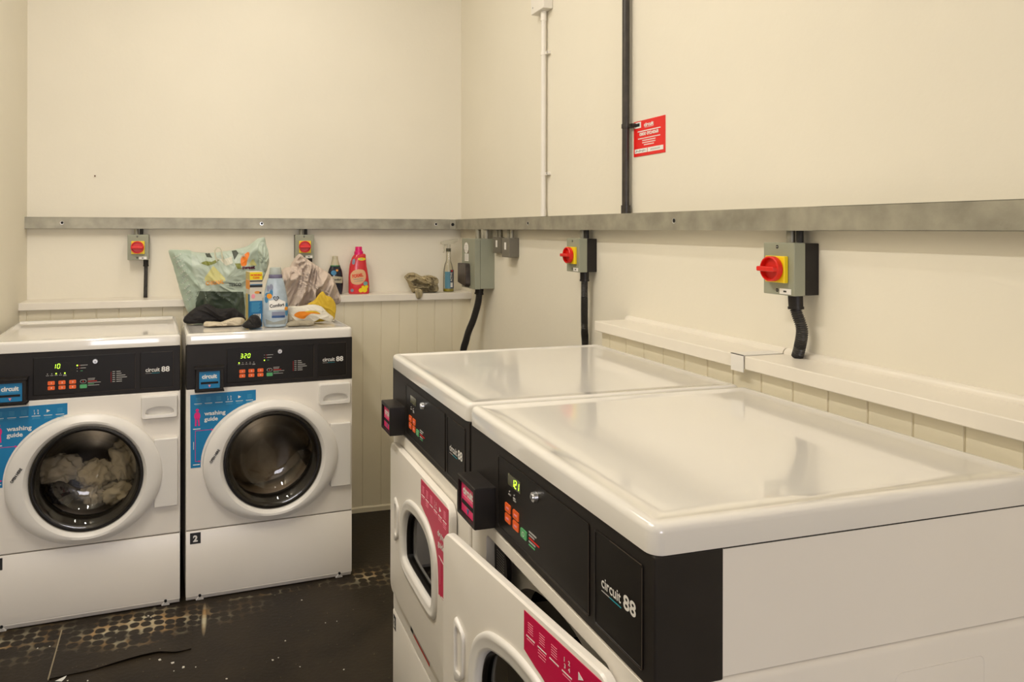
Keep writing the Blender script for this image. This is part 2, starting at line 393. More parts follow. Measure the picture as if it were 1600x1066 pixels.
# ---------------------------------------------------------------- washing machine / dryer shared pieces
WM = 0.683
def lid(x0, x1, y0, y1, z0, z1, ridge=False):
    m = MB(); R = lambda i, z: [(x, y, z) for x, y in rrect(x0 + i, x1 - i, y0 + i, y1 - i, max(.02 - i, .006))]
    L = [R(.0012, z0), R(0, z0 + .001), R(0, z1 - .011), R(.0015, z1 - .0055), R(.0055, z1 - .0015), R(.011, z1), R(.02, z1), R(.0235, z1 - .0018), R(.05, z1 - .002)]
    m.loft(L)
    if ridge:
        q = lambda y, z: (y, z)
        P = [(y1 - .075, z1 - .003), (y1 - .068, z1 + .004), (y1 - .060, z1 + .0055), (y1 - .035, z1 + .0055), (y1 - .012, z1 + .001), (y1 - .012, z1 - .003)]
        m.loft([[(x, y, z) for y, z in P] for x in (x0 + .02, x1 - .02)])
    return m
def control_panel(root, zl, depth, dryer, digits):
    """black control strip; zl = underside of the lid"""
    z0 = zl - .179
    m = MB(); m.box(0.001, WM - .001, -.002, depth, z0, zl); cp = m.build('control_panel', M_BLACK, root, bevel=.003)
    r = lambda z: zl - z
    # two framed plates let into the strip
    for nm, x0, x1 in (('fascia', .158, .516), ('badge_plate', .532, .657)):
        q = lambda i: rrect(x0 + i, x1 - i, zl - .163 + i, zl - .021 - i, .004)
        m = MB(); m.loft([atY(q(0), -.0015), atY(q(0), -.0036), atY(q(.0010), -.0042), atY(q(.0024), -.0042), atY(q(.0030), -.0030)], True, True)
        m.build(nm, M_BLACK2, cp)
    m = MB()  # thin lighter lines painted along the plate edges as highlights
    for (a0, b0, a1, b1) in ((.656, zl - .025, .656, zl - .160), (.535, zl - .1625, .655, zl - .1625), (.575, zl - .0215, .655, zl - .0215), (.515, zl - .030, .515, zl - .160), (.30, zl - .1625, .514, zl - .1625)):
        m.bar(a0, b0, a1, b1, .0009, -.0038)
    m.build('edge_highlight', mat('highlight_brown', (.075, .055, .038, 1), .5) if 'highlight_brown' not in bpy.data.materials else bpy.data.materials['highlight_brown'], cp, smooth=0)
    y = -.0046
    # badge
    bx = .553; m = MB()
    m.text('circuit', bx, zl - .098, y + .001, .0165, 0, bold=.015, w=.052)
    m.text('88', bx + .058, zl - .100, y + .001, .0205, 0, bold=.025, w=.031)
    m.bar(bx, zl - .104, bx + .022, zl - .104, .0012, y + .001, k=2); m.bar(bx + .022, zl - .104, bx + .052, zl - .104, .0012, y + .001, k=1)
    m.build('badge_lettering', [M_WHTXT, M_TEAL, M_GRTXT], cp, smooth=0)
    # key lock
    kx = .372 if not dryer else .330
    m = MB(); m.cyl((kx, -.003, zl - .045), (kx, -.010, zl - .045), .0095, .0085, 24); m.cyl((kx, -.010, zl - .045), (kx, -.012, zl - .045), .0055, .005, 20)
    m.box(kx - .001, kx + .001, -.0125, -.012, zl - .049, zl - .041, k=1)
    m.build('key_lock', [M_CHROME, M_HOLE], cp)
    if not dryer:
        dx = .212; m = MB(); m.box(dx - .012, dx + .075, -.0040, -.003, zl - .069, zl - .042); m.build('display', M_BLACK2, cp)
        m = MB(); xx = dx + (0 if len(digits) == 3 else .013)
        for ch in digits: m.seg(ch, xx, zl - .0645, -.0041, .0165); xx += .0148
        m.build('display_digits', M_LEDG, cp, smooth=0)
        m = MB()
        for i in range(5):
            x = .207 + .0148 * i; lit = (digits == '320' and i == 0) or (digits == '10' and i in (2, 4))
            m.cyl((x, -.003, zl - .084), (x, -.0046, zl - .084), .0026 if lit else .0018, n=12, k=0 if lit else 1)
            m.bar(x - .005, zl - .0905, x + .005, zl - .0905, .0016, -.003, .0012, 1)
            if i == 4: m.bar(x - .006, zl - .0935, x + .006, zl - .0935, .0016, -.003, .0012, 1)
        m.build('stage_markings', [M_LEDG, M_GRTXT, M_RED, M_GREEN], cp, smooth=0); m = MB()
        for i in range(3):
            z = zl - .0575 - .0107 * i; lit = (digits == '320' and i == 2) or (digits == '10' and i == 0)
            m.cyl((.309, -.003, z), (.309, -.0046, z), .0026 if lit else .0014, n=12, k=0 if lit else 1)
            if i == 0: pass
            if i < 2: m.bar(.320, z, .345 - .006 * i, z, .002, -.003, .0012, 1); m.bar(.315, z, .3185, z, .002, -.003, .0012, 2)
            else: m.bar(.320, z, .328, z, .0016, -.003, .0012, 3)
        m.build('status_markings', [M_LEDG, M_GRTXT, M_RED, M_GREEN], cp, smooth=0); m = MB()
        for i, (c, l) in enumerate(((1, .025), (1, .023), (2, .032), (1, .045), (3, .022), (1, .04))):
            z = zl - .110 - .0052 * i; m.bar(.346, z, .346 + l, z, .0018, -.003, .0012, c)
        m.build('instruction_markings', [M_LEDG, M_GRTXT, M_RED, M_GREEN], cp, smooth=0); m = MB()
        for i in range(6):
            z = zl - .089 - .0077 * i; m.bar(.433, z, .442, z, .0024, -.003, .0012, 1); m.bar(.447, z, .447 + (.015, .018, .032, .038, .02, .02)[i], z, .0026, -.003, .0012, 1)
        m.bar(.428, zl - .09, .428, zl - .13, .0008, -.003, .0012, 2)
        m.build('cycle_markings', [M_LEDG, M_GRTXT, M_RED, M_GREEN], cp, smooth=0)
        for rr in range(2):
            for cc in range(3):
                x = .208 + .0365 * cc; z = zl - .126 - .0185 * rr
                b = MB(); b.prism(rrect(x, x + .024, z, z + .0145, .003, 3), -.0048, -.003)
                bb = b.build('button', M_ORANGE, cp, smooth=0)
                MB().text(str(cc + 1 + rr * 3), x + .0125, z + .0045, -.0048, .006, align='CENTER', bold=.02).build('button_number', M_WHTXT, bb, smooth=0)
        m = MB(); m.prism(rrect(.318, .343, zl - .1455, zl - .131, .003, 3), -.0048, -.003); sb = m.build('button', M_GREEN, cp, smooth=0); sb['label'] = 'green start button'
        m = MB(); m.loft([atY(rrect(.319, .341, zl - .126, zl - .113, .0064), -.003), atY(rrect(.319, .341, zl - .126, zl - .113, .0064), -.0048), atY(rrect(.3205, .3395, zl - .1245, zl - .1145, .005), -.0048)], k=0)
        m.prism(rrect(.3205, .3395, zl - .1245, zl - .1145, .005), -.0051, -.0047, 1); m.cyl((.33, -.005, zl - .1195), (.33, -.0055, zl - .1195), .0022, n=10, k=2)
        sb = m.build('button', [M_GRTXT, M_BLACK2, M_RED], cp, smooth=0); sb['label'] = 'oval black stop button'
    else:
        m = MB(); m.box(.209, .265, -.0040, -.003, zl - .063, zl - .042); m.build('display', M_LCD, cp)
        if digits:
            m = MB(); xx = .2295
            for ch in digits: m.seg(ch, xx, zl - .0595, -.0041, .0140); xx += .0112
            m.build('display_digits', M_LEDG, cp, smooth=0)
        m = MB()
        for x, z in ((.216, zl - .075), (.238, zl - .075)):
            m.cyl((x, -.003, z), (x, -.0046, z), .0014, n=10, k=0); m.bar(x - .005, z - .006, x + .005, z - .006, .0022, -.003, .0012, 0)
        m.bar(.234, zl - .085, .245, zl - .085, .0022, -.003, .0012, 0)
        m.build('status_markings', [M_GRTXT, M_RED, M_GREEN], cp, smooth=0); m = MB()
        for i, (c, l) in enumerate(((0, .030), (0, .022), (1, .042), (0, .026), (2, .024))):
            z = zl - .117 - .0058 * i; m.bar(.303, z, .303 + l, z, .0022, -.003, .0012, c)
        m.build('instruction_markings', [M_GRTXT, M_RED, M_GREEN], cp, smooth=0)
        for rr in range(2):
            for cc in range(2):
                x = .196 + .037 * cc; z = zl - .118 - .020 * rr
                b = MB(); b.prism(rrect(x, x + .026, z, z + .0165, .003, 3), -.0048, -.003); bb = b.build('button', M_ORANGE, cp, smooth=0)
                b = MB(); b.bar(x + .007, z + .008, x + .019, z + .008, .003, -.0048); b.build('button_mark', M_PINKL, bb, smooth=0)
        m = MB(); m.prism(rrect(.268, .294, zl - .139, zl - .1225, .003, 3), -.0048, -.003, 0)
        m.loft([atY(ell(.281, zl - .1308, .0045, .0045, 16), -.0052), atY(ell(.281, zl - .1308, .0034, .0034, 16), -.0052)], False, False, k=1)
        m.build('button', [M_GREEN, M_WHTXT], cp, smooth=0)['label'] = 'green start button'
    # payment card reader hanging over the lower left corner of the strip
    x0, x1, a, b = (.036, .142, zl - (.176 if dryer else .180), zl - .092)
    PR = .047
    m = MB(); O = rrect(x0, x1, a, b, .004, 3); I = rrect(x0 + .009, x1 - .009, a + .008, b - .010, .002, 3)
    m.loft([atY(O, -.001), atY(O, -PR + .002), atY(inset_poly(O, .0015), -PR), atY(I, -PR), atY(I, -PR + .007)], False, True)
    if not dryer: m.box(x0 - .004, x1 + .004, -PR - .004, -.001, b, b + .006); m.box(x0 - .003, x1 + .003, -PR - .004, -.001, a - .004, a)
    cr = m.build('card_reader', M_BLACK, root, bevel=0)
    st = M_PINK if dryer else M_BLUE
    yy = -PR + .007
    m = MB(); X0, X1, Z0, Z1 = x0 + .013, x1 - .014, a + .009, b - .012
    m.box(X0, X1, yy - .001, yy, Z0, Z1, 0); m.text('circuit', (X0 + X1) / 2, Z0 + .040, yy - .001, .0165, 1, bold=.04, align='CENTER', w=.058)
    m.bar(X0 + .011, Z0 + .035, X1 - .011, Z0 + .035, .0014, yy - .001, k=3)
    m.box(X0 + .006, X1 - .006, yy - .0025, yy - .001, Z0 + .018, Z0 + .026, 2)
    m.prism([((X0 + X1) / 2 - .005, Z0 + .014), ((X0 + X1) / 2, Z0 + .003), ((X0 + X1) / 2 + .005, Z0 + .014)], yy - .002, yy - .001, 4)
    m.build('reader_sticker', [st, M_WHTXT, M_HOLE, M_PINKL if dryer else M_BLUEL, M_BLUE if dryer else M_PINKL], cr, smooth=0)
    return cp

def side_and_back(m, zb, zt, x0, x1, d):
    m.box(x0, x0 + .002, .001, d, zb, zt); m.box(x1 - .002, x1, .001, d, zb, zt); m.box(x0, x1, d - .002, d, zb, zt)

def garment(cx, cy, cz, sx, sy, sz, seed, mt, name, parent=None, fold=.3, freq=3.0, flat=None, level=4, label=None):
    import bmesh
    bm = bmesh.new(); bmesh.ops.create_icosphere(bm, subdivisions=level, radius=1)
    o3 = Vector((seed * 3.1, seed * 1.7, seed * 5.3))
    for v in bm.verts:
        p = v.co.copy(); q = p + .35 * noise.noise_vector(p * 1.6 + o3)
        r = 0; a = 1; f = freq
        for _ in range(4):
            nn = 1 - abs(noise.noise(Vector((q.x * f, q.y * f, q.z * f * .55)) + o3)) * 2.6; r += a * nn; a *= .5; f *= 1.9
        k = 1 + fold * (r - .55) * .55
        v.co = Vector((cx + p.x * sx * k, cy + p.y * sy * k, cz + p.z * sz * k))
        if flat is not None and v.co.z < flat: v.co.z = flat + (v.co.z - flat) * .02
    me = bpy.data.meshes.new(name); bm.to_mesh(me); bm.free(); me.materials.append(mt)
    me.polygons.foreach_set('use_smooth', [True] * len(me.polygons))
    o = bpy.data.objects.new(name, me); COL.objects.link(o)
    if parent: o.parent = parent
    return o

def washer(digits, number, extra):
    root = empty('washing_machine'); HT, HB = 1.073, 1.0303; D = .655
    zp = HB - .179
    # cabinet
    m = MB(); side_and_back(m, .024, HB, .001, WM - .001, D); m.box(.001, WM - .001, .001, D, .022, .026)
    m.build('cabinet', M_ENAM, root)
    # upper front with round opening
    c = (.342, .543); R0 = rrect(.0015, WM - .0015, .287, zp - .001, .006, 3); A = angs(c, [R0])
    ro = resamp(R0, c, A); ri = [(c[0] + .198 * cos(a), c[1] + .198 * sin(a)) for a in A]
    m = MB(); m.loft([atY(ro, .03), atY(ro, .002), atY(resamp(inset_poly(R0, .003), c, A), 0), atY(ri, 0), atY(ri, .05)], False, False)
    up = m.build('front_panel', M_ENAM, root, smooth=12)
    # lower service panel with folded foot
    m = MB(); L = []
    for z, y in ((.283, .012), (.283, .002), (.280, 0), (.029, 0), (.026, .001), (.004, .013), (.003, .03)): L.append([(x, y, z) for x in (.002, .004, WM - .004, WM - .002)])
    m.loft(L, False, False, closed=False); sp = m.build('service_panel', M_ENAM, root)
    for x in (.055, WM - .055):
        m = MB(); m.loft([[(x - .016, .010, .004), (x + .016, .010, .004), (x + .004, .002, .022), (x - .004, .002, .022)], [(x - .014, .004, .002), (x + .014, .004, .002), (x + .003, -.001, .017), (x - .003, -.001, .017)]], k=0)
        m.cyl((x, -.003, .0215), (x, .006, .0235), .0055, n=10, k=1); m.build('screw_clip', [M_PLAS, M_HOLE], sp)
    for x in (.05, WM - .05):
        for y in (.06, D - .05): MB().cyl((x, y, 0), (x, y, .024), .022, .016).build('foot', M_DARK, root)
    m = MB(); m.box(.03, WM - .03, .05, .06, .002, .024); m.build('plinth', M_DARK, root)
    if number:
        m = MB(); m.box(.017, .058, -.001, 0, .232, .276, 0); m.text(number, .0375, .2415, -.001, .024, 1, bold=.05, align='CENTER', w=.018)
        m.build('number_sticker', [M_BLKTXT, M_WHTXT], sp, smooth=0)
    lid(0, WM, -.006, D, HB, HT, True).build('lid', M_LID, root, smooth=40)
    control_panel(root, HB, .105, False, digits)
    # dispenser drawer handle (upper right)
    O = rrect(.536, .673, .748, .838, .010); m = MB(); cc = (.6045, .793); A = angs(cc, [O], 48); O = resamp(O, cc, A)
    I = resamp(smooth_poly([(.553, .765), (.555, .787), (.575, .797), (.605, .800), (.640, .796), (.658, .786), (.658, .765), (.605, .760)], 6), cc, A)
    I0 = resamp(smooth_poly([(.555, .767), (.557, .785), (.577, .794), (.605, .797), (.638, .793), (.655, .784), (.655, .767), (.605, .763)], 6), cc, A)
    I0 = [(x, z) for x, z in I0]
    m.loft([atY(O, .001), atY(O, -.012), atY(resamp(inset_poly(rrect(.536, .673, .748, .838, .010), .004), cc, A), -.018), atY(I, -.0175), atY(I0, -.0168), atY([(x, z + .002) for x, z in I0], -.0008)], False, True)
    m.prism([(.538, .750), (.548, .737), (.56, .750)], -.012, -.001)
    m.build('dispenser_drawer', M_PLAS, root, smooth=50)
    # hinge cover behind the ring
    m = MB(); m.box(.585, .673, -.018, .001, .400, .668); m.build('hinge_cover', M_PLAS, root, bevel=.004)
    # door: oval ring, glass bowl, rubber gasket
    door = empty('door', (0, 0, 0)); door.parent = root
    n = 96; cx, cz = .340, .543
    E = lambda a, b, y, x=0: atY(ell(cx + x, cz, a, b, n), y)
    m = MB()
    m.loft([E(.270, .240, .000), E(.276, .246, -.012), E(.274, .244, -.024), E(.268, .238, -.030), E(.255, .228, -.036), E(.235, .222, -.040, .002), E(.2145, .214, -.039, .004), E(.209, .209, -.034, .005),
            E(.205, .205, -.030, .005), E(.200, .200, -.016, .005)], False, False)
    rg = m.build('door_ring', M_PLAS, door)
    MB().text('OPEN HERE', .096, .560, -.0404, .0095, 0, bold=.045, rot=radians(56), w=.060, depth=.0016).build('ring_lettering', M_BLKTXT, rg, smooth=0)
    m = MB(); C = lambda r, y: atY(ell(.345, cz, r, r, n), y)
    m.loft([C(.200, -.020), C(.190, -.022), C(.180, -.012), C(.178, .01), C(.172, .05)], False, False); m.build('seal_rim', M_BLACK2, door)
    m = MB(); m.loft([C(.1995, -.024), C(.185, -.026), C(.165, -.014), C(.150, .03), C(.120, .062), C(.07, .072), C(.02, .074)], False, True)
    m.build('glass', M_GLASS, door, smooth=80)
    m = MB(); m.loft([C(.199, .045), C(.225, .05), C(.225, .10), C(.19, .11), C(.19, .13)], False, False); m.build('gasket', M_DARK, root)
    m = MB(); m.loft([C(.19, .12), C(.245, .125), C(.25, .14), C(.25, .40), C(.24, .42), C(.10, .41), C(.01, .40)], False, True)
    for k in range(3):
        a = pi / 2 + k * 2 * pi / 3
        px, pz = .345 + .245 * cos(a), cz + .245 * sin(a); qx, qz = .345 + .20 * cos(a), cz + .20 * sin(a)
        t = Vector((-sin(a), cos(a))) * .03
        m.loft([[(px - t.x, y, pz - t.y), (qx, y, qz), (px + t.x, y, pz + t.y)] for y in (.15, .39)])
    m.build('drum', M_DRUM, root, smooth=50)
    # washing guide sticker
    P = [(.017, .829), (.275, .832), (.275, .789)]
    for i in range(0, 17):
        a = radians(104.5 + (180 + 1 - 104.5) * i / 16); P.append((cx + .283 * cos(a), cz + .253 * sin(a)))
    P = [p for p in P if p[0] > .0575]; P += [(.0575, .536), (.019, .536)]; P = [(.017, .829)] + P
    m = MB(); m.prism(P, -.0008, 0, 0)
    y = -.0008
    for i, (ic, ln) in enumerate((('basket', 2), ('tub', 2), ('card', 1), ('num', 3), ('play', 3), ('door', 3))):
        x = .047 + .0405 * i; z = .808
        if ic == 'num':
            for dx, dz, ch in ((-.007, .0, '1'), (.004, 0, '2'), (-.007, -.010, '3'), (.004, -.010, '4')): m.text(ch, x + dx, z + dz, y, .007, 1, bold=.03)
        elif ic == 'play': m.prism([(x - .005, z - .006), (x + .007, z), (x - .005, z + .006)], y - .0006, y, 1)
        else:
            for a in range(4):
                m.bar(x - .009, z - .007 + a * .0045, x + .009, z - .007 + a * .0045, .0009, y, k=3)
        for j in range(ln):
            wdt = (.0145, .012, .013)[j]; m.bar(x - wdt, z - .0165 - .005 * j, x + wdt, z - .0165 - .005 * j, .0019 if j == 0 else .0012, y, k=1 if j == 0 else 3)
    m.text('washing', .071, .743, y, .0165, 1, bold=.025, w=.083); m.text('guide', .071, .720, y, .0165, 1, bold=.025, w=.053)
    # pink figure and arrows
    fx = .044
    m.prism(ell(fx, .7655, .0065, .0065, 16), y - .0006, y, 2); m.prism(smooth_poly([(fx - .006, .757), (fx + .006, .757), (fx + .012, .744), (fx + .007, .730), (fx - .007, .730), (fx - .012, .744)], 5), y - .0006, y, 2)
    m.bar(fx - .005, .733, fx - .006, .703, .006, y, k=2); m.bar(fx + .005, .733, fx + .007, .703, .006, y, k=2)
    m.bar(.028, .691, .056, .691, .003, y, k=1); m.bar(.037, .684, .037, .561, .0016, y, k=2); m.bar(.037, .684, .103, .684, .0016, y, k=2); m.bar(.037, .561, .052, .561, .0016, y, k=2)
    m.prism([(.098, .680), (.107, .684), (.098, .688)], y - .0006, y, 2); m.prism([(.049, .557), (.057, .561), (.049, .565)], y - .0006, y, 2)
    m.bar(.030, .61, .030, .64, .0022, y, k=1); m.bar(.028, .548, .054, .548, .003, y, k=1)
    m.build('washing_guide', [M_BLUE, M_WHTXT, M_MAG, M_BLUEL], up, smooth=0)
    tag(root, extra, 'washing machine', 'washing machines along the back wall')
    return root

wrot = radians(3.246)
def wpos(x, y=0, which=2):
    o = Vector((0.6141, 3.0791)); e = Vector((cos(wrot), sin(wrot))); n = Vector((-sin(wrot), cos(wrot)))
    p = o - e * (WM + (0 if which == 2 else WM + .0202)) + e * x + n * y
    return p.x, p.y
W2 = washer('320', '2', 'white front-loading washing machine showing 320, cluttered with clothes and bottles on top')
W2.location = (*wpos(0), 0); W2.rotation_euler = (0, 0, wrot)
W1 = washer('10', '1', 'white front-loading washing machine with washing inside, bare lid, showing 10')
W1.location = (*wpos(0, 0, 1), 0); W1.rotation_euler = (0, 0, wrot)

# ---------------------------------------------------------------- tumble dryers
WIN = smooth_poly([(.152, .600), (.156, .655), (.178, .705), (.225, .742), (.285, .757), (.345, .760), (.405, .752), (.455, .728), (.484, .690), (.492, .640), (.492, .580), (.478, .540), (.440, .526), (.32, .524), (.205, .528), (.163, .550)], 6)
WIN = [(x + .018, z - .003) for x, z in WIN]
def cut_box(o, *b):
    c = MB().box(*b).build('cutter', M_ENAM, None, smooth=0); md = o.modifiers.new('cut', 'BOOLEAN'); md.object = c; md.operation = 'DIFFERENCE'; md.solver = 'EXACT'
    c.matrix_world = o.matrix_world
    bpy.context.view_layer.update()
    me = bpy.data.meshes.new_from_object(o.evaluated_get(bpy.context.evaluated_depsgraph_get()))
    o.modifiers.remove(md)
    if len(me.polygons) > 20: o.data = me; me.set_sharp_from_angle(angle=radians(30))
    bpy.data.objects.remove(c)
def dryer(digits, number, door_deg, label):
    root = empty('tumble_dryer'); HT, HB, D = 1.1059, 1.065, .7189
    zp = HB - .179; zs = .889
    m = MB(); m.box(.003, .005, .105, D, zs + .0012, HB - .0028); m.box(WM - .005, WM - .003, .105, D, zs + .0012, HB - .0028); m.box(.003, WM - .003, D - .002, D, zs + .0012, HB - .0028); m.box(.009, WM - .009, .106, D - .004, HB - .008, HB - .006)
    m.build('top_cabinet', M_ENAM, root)
    MB().box(.0038, WM - .0038, .107, D - .001, HB - .004, HB + .0004).build('lid_seal', M_DARK, root)
    # lower cabinet with a narrow shoulder
    m = MB()
    for x in (-.001, WM + .001):
        s = 1 if x < .3 else -1
        m.loft([[(x, y, 0.02) for y in (.002, D)], [(x, y, zs - .011) for y in (.002, D)], [(x + s * .001, y, zs - .006) for y in (.002, D)], [(x + s * .0032, y, zs - .0025) for y in (.002, D)], [(x + s * .0065, y, zs - .0003) for y in (.002, D)], [(x + s * .03, y, zs) for y in (.002, D)]], False, False, closed=False)
    m.box(.001, WM - .001, D - .002, D, .02, zs)
    m.box(.001, WM - .001, .002, D, .018, .022)
    cab = m.build('cabinet', M_ENAM, root)
    for xs in (WM + .001,):
        s = 1 if xs > .3 else -1; O = rrect(.40, .575, .55, .848, .012); I = inset_poly(O, .0022)
        m = MB(); m.loft([[(xs, y, z) for y, z in O], [(xs + s * .0007, y, z) for y, z in inset_poly(O, .0008)], [(xs, y, z) for y, z in I]], False, False); m.build('knockout', M_ENAM, cab)
    # front frame with opening and recessed bulkhead
    c = (.33, .63); F = rrect(.0015, WM - .0015, .318, zp - .001, .012, 4); Op = rrect(.088, .570, .43, .857 if door_deg else .845, .012); A = angs(c, [F, Op])
    f, o = resamp(F, c, A), resamp(Op, c, A); f2 = resamp(inset_poly(F, .004), c, A)
    m = MB(); m.loft([atY(f, .03), atY(f, .004), atY(f2, 0), atY(o, 0), atY(o, .010), atY(o, .05)], False, False)
    m.build('front_panel', M_ENAM, root, smooth=12)
    B = rrect(.078, .580, .42, .866, .02); dc = (.305, .600); A = angs(dc, [B]); b = resamp(B, dc, A)
    SE = [(dc[0] + .215 * math.copysign(abs(cos(t)) ** .85, cos(t)), dc[1] + .203 * math.copysign(abs(sin(t)) ** .75, sin(t))) for t in [2 * pi * i / 120 for i in range(120)]]
    Cc = resamp(SE, dc, A)
    m = MB(); m.loft([atY(b, .048), atY(Cc, .048), atY(Cc, .09)], False, False); bh = m.build('bulkhead', M_ENAM, root)
    cd = lambda r, y: atY(ell(dc[0], dc[1], r, r, 64), y)
    m = MB(); m.loft([cd(.24, .09), cd(.30, .095), cd(.31, .12), cd(.31, .60), cd(.01, .61)], False, True)
    for k in range(4):
        a = pi / 4 + k * pi / 2
        m.loft([[(dc[0] + rr * cos(a + t), y, dc[1] + rr * sin(a + t)) for rr, t in ((.308, -.08), (.26, 0), (.308, .08))] for y in (.12, .59)])
    m.build('drum', M_DARK, root)
    m = MB(); m.prism(smooth_poly([(.091, .72), (.091, .79), (.092, .842), (.130, .843), (.150, .825), (.154, .79), (.146, .75), (.134, .71)], 5), .018, .028, 0)
    for i in range(7):
        for j in range(16):
            m.box(.104 + i * .0055, .106 + i * .0055, .0175, .018, .745 + j * .0055, .747 + j * .0055, 1)
    m.build('lint_screen', [M_BLACK, M_GRTXT], root, smooth=0)
    m = MB(); L = []
    for z, y in ((.313, .012), (.313, .002), (.309, 0), (.040, 0), (.036, .001), (.016, .014), (.014, .03)): L.append([(x, y, z) for x in (.002, .004, WM - .004, WM - .002)])
    m.loft(L, False, False, closed=False); sp = m.build('service_panel', M_ENAM, root)
    m = MB(); m.box(.010, .036, -.001, 0, .258, .300, 0); m.text(number, .023, .267, -.001, .024, 1, bold=.05, align='CENTER', w=.013)
    m.build('number_sticker', [M_BLKTXT, M_WHTXT], sp, smooth=0)
    m = MB(); m.box(.205, .385, -.001, 0, .352, .366, 0); m.box(.235, .385, -.0012, -.001, .352, .358, 1); m.box(.205, .23, -.0012, -.001, .353, .365, 2)
    m.build('notice_strip', [M_GRTXT, M_RED, M_BLKTXT], root, smooth=0)
    for x in (.05, WM - .05):
        for y in (.06, D - .05): MB().cyl((x, y, 0), (x, y, .02), .022, .016).build('foot', M_DARK, root)
    m = MB(); m.box(.03, WM - .03, .05, .06, .002, .02); m.build('plinth', M_DARK, root)
    lid(0, WM, -.006, D, HB, HT).build('lid', M_LID, root, smooth=40)
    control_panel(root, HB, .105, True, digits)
    # door hung on its right edge
    hx = .600; door = empty('door', (hx, 0, 0)); door.parent = root
    c = (.33, .63); Dp = rrect(.042, .602, .400, .850, .030); A = angs(c, [Dp], 96)
    G = inset_poly(WIN, .034); dp = lambda i: resamp(inset_poly(Dp, i), c, A) if i else resamp(Dp, c, A)
    wo = resamp(WIN, c, A); gi = resamp(G, c, A); W = lambda i: resamp(inset_poly(WIN, i), c, A)
    sh = lambda P, y: [(x - hx, y, z) for x, z in P]
    m = MB(); m.loft([sh(wo, -.004), sh(dp(.012), -.003), sh(dp(.001), -.003), sh(dp(0), -.006), sh(dp(0), -.016), sh(dp(.0025), -.020), sh(dp(.006), -.0205), sh(W(.002), -.0205), sh(W(.002), -.004)], False, False)
    skin = m.build('door_skin', M_ENAM, door, smooth=50)
    W = lambda i: resamp(inset_poly(WIN, i), c, A)
    m = MB(); m.loft([sh(wo, -.019), sh(W(.001), -.025), sh(W(.005), -.028), sh(W(.012), -.0285), sh(W(.0145), -.027), sh(W(.025), -.0285), sh(W(.031), -.026), sh(W(.034), -.018), sh(W(.034), .012), sh(W(.028), .018), sh(W(.020), .0), sh(W(.012), -.004)], False, False)
    wf = m.build('window_frame', M_PLAS, door, smooth=50)
    m = MB(); m.loft([sh(W(.0335), -.012), sh(W(.038), -.014), sh(W(.040), -.012), sh(W(.040), .008), sh(W(.0335), .008)], False, False); m.build('window_seal', M_BLACK2, wf)
    m = MB(); m.loft([sh(W(.037), -.004), sh(scale_poly(W(.037), c, .3), -.004)], False, True); m.build('glass', M_GLASS2, door, smooth=80)
    cut_box(skin, .1113 - hx, .1382 - hx, -.03, -.0065, .5935, .6845)
    # pull handle left of the window
    hc = (.109, .638); O = smooth_poly([(.090, .692), (.096, .700), (.124, .686), (.132, .675), (.1325, .64), (.132, .606), (.126, .592), (.100, .572), (.092, .579), (.0925, .64)], 4)
    O = [(x + .016, z) for x, z in O]; hc = (hc[0] + .016, hc[1]); A2 = angs(hc, [], 56); Or = resamp(O, hc, A2); In = resamp(rrect(.1115, .138, .594, .684, .004), hc, A2)
    m = MB(); m.loft([sh(Or, -.020), sh(resamp(scale_poly(O, hc, .985), hc, A2), -.025), sh(resamp(scale_poly(O, hc, .93), hc, A2), -.027), sh(In, -.026), sh(In, -.0085), sh(scale_poly(In, hc, .5), -.0080)], False, True)
    m.build('door_handle', M_PLAS, door, smooth=50)
    # drying guide sticker
    P = [(.372, .840), (.594, .840), (.594, .612), (.528, .612)]
    for a in range(-6, 64, 5):
        q = ray_out(inset_poly(WIN, -.010), c, radians(a)); P.append(q)
    P = [p for p in P if p[0] > .373 or p[1] > .8]; P.append((.372, .774))
    m = MB(); m.prism([(x - hx, z) for x, z in P], -.0214, -.0204, 0); y = -.0214
    for i, ic in enumerate(('box', 'box', 'drop', 'num', 'play', 'door')):
        x = .393 + .0350 * i - hx; z = .819
        if ic == 'num':
            for dx, dz, ch in ((-.007, .0, '1'), (.004, 0, '2'), (-.007, -.010, '3'), (.004, -.010, '4')): m.text(ch, x + dx, z + dz, y, .007, 1, bold=.03)
        elif ic == 'play': m.prism([(x - .005, z - .008), (x + .007, z - .002), (x - .005, z + .004)], y - .0006, y, 1)
        else:
            for a in range(5): m.bar(x - .008, z - .009 + a * .004, x + .008, z - .009 + a * .004, .0008, y, k=2)
        for j in range((2, 4, 1, 2, 3, 4)[i]):
            wdt = (.013, .011, .012, .010)[j]; m.bar(x - wdt, z - .017 - .0048 * j, x + wdt, z - .017 - .0048 * j, .0018 if j == 0 else .0011, y, k=1 if j == 0 else 2)
    m.text('drying', .515 - hx, .752, y, .0150, 1, bold=.025, w=.056); m.text('guide', .518 - hx, .728, y, .0150, 1, bold=.025, w=.048)
    m.bar(.525 - hx, .705, .585 - hx, .694, .0022, y, k=1); m.bar(.535 - hx, .699, .535 - hx, .64, .0012, y, k=2); m.bar(.545 - hx, .615, .58 - hx, .615, .002, y, k=1)
    m.build('drying_guide', [M_CRIM, M_WHTXT, M_PINKL], skin, smooth=0)
    door.rotation_euler = (0, 0, radians(door_deg))
    if door_deg:
        door.location.z = .009
        # striker post beside the opening
        MB().cyl((.585, -.002, .60), (.585, .004, .60), .006).build('latch_stud', M_CHROME, root)
    tag(root, label, 'tumble dryer', 'tumble dryers in a row by the right wall')
    return root
Xd, Yd = 0.5683, 0.8240
DR2 = dryer('121', '1', 6.4, 'nearest white tumble dryer with its door ajar and lit green digits')
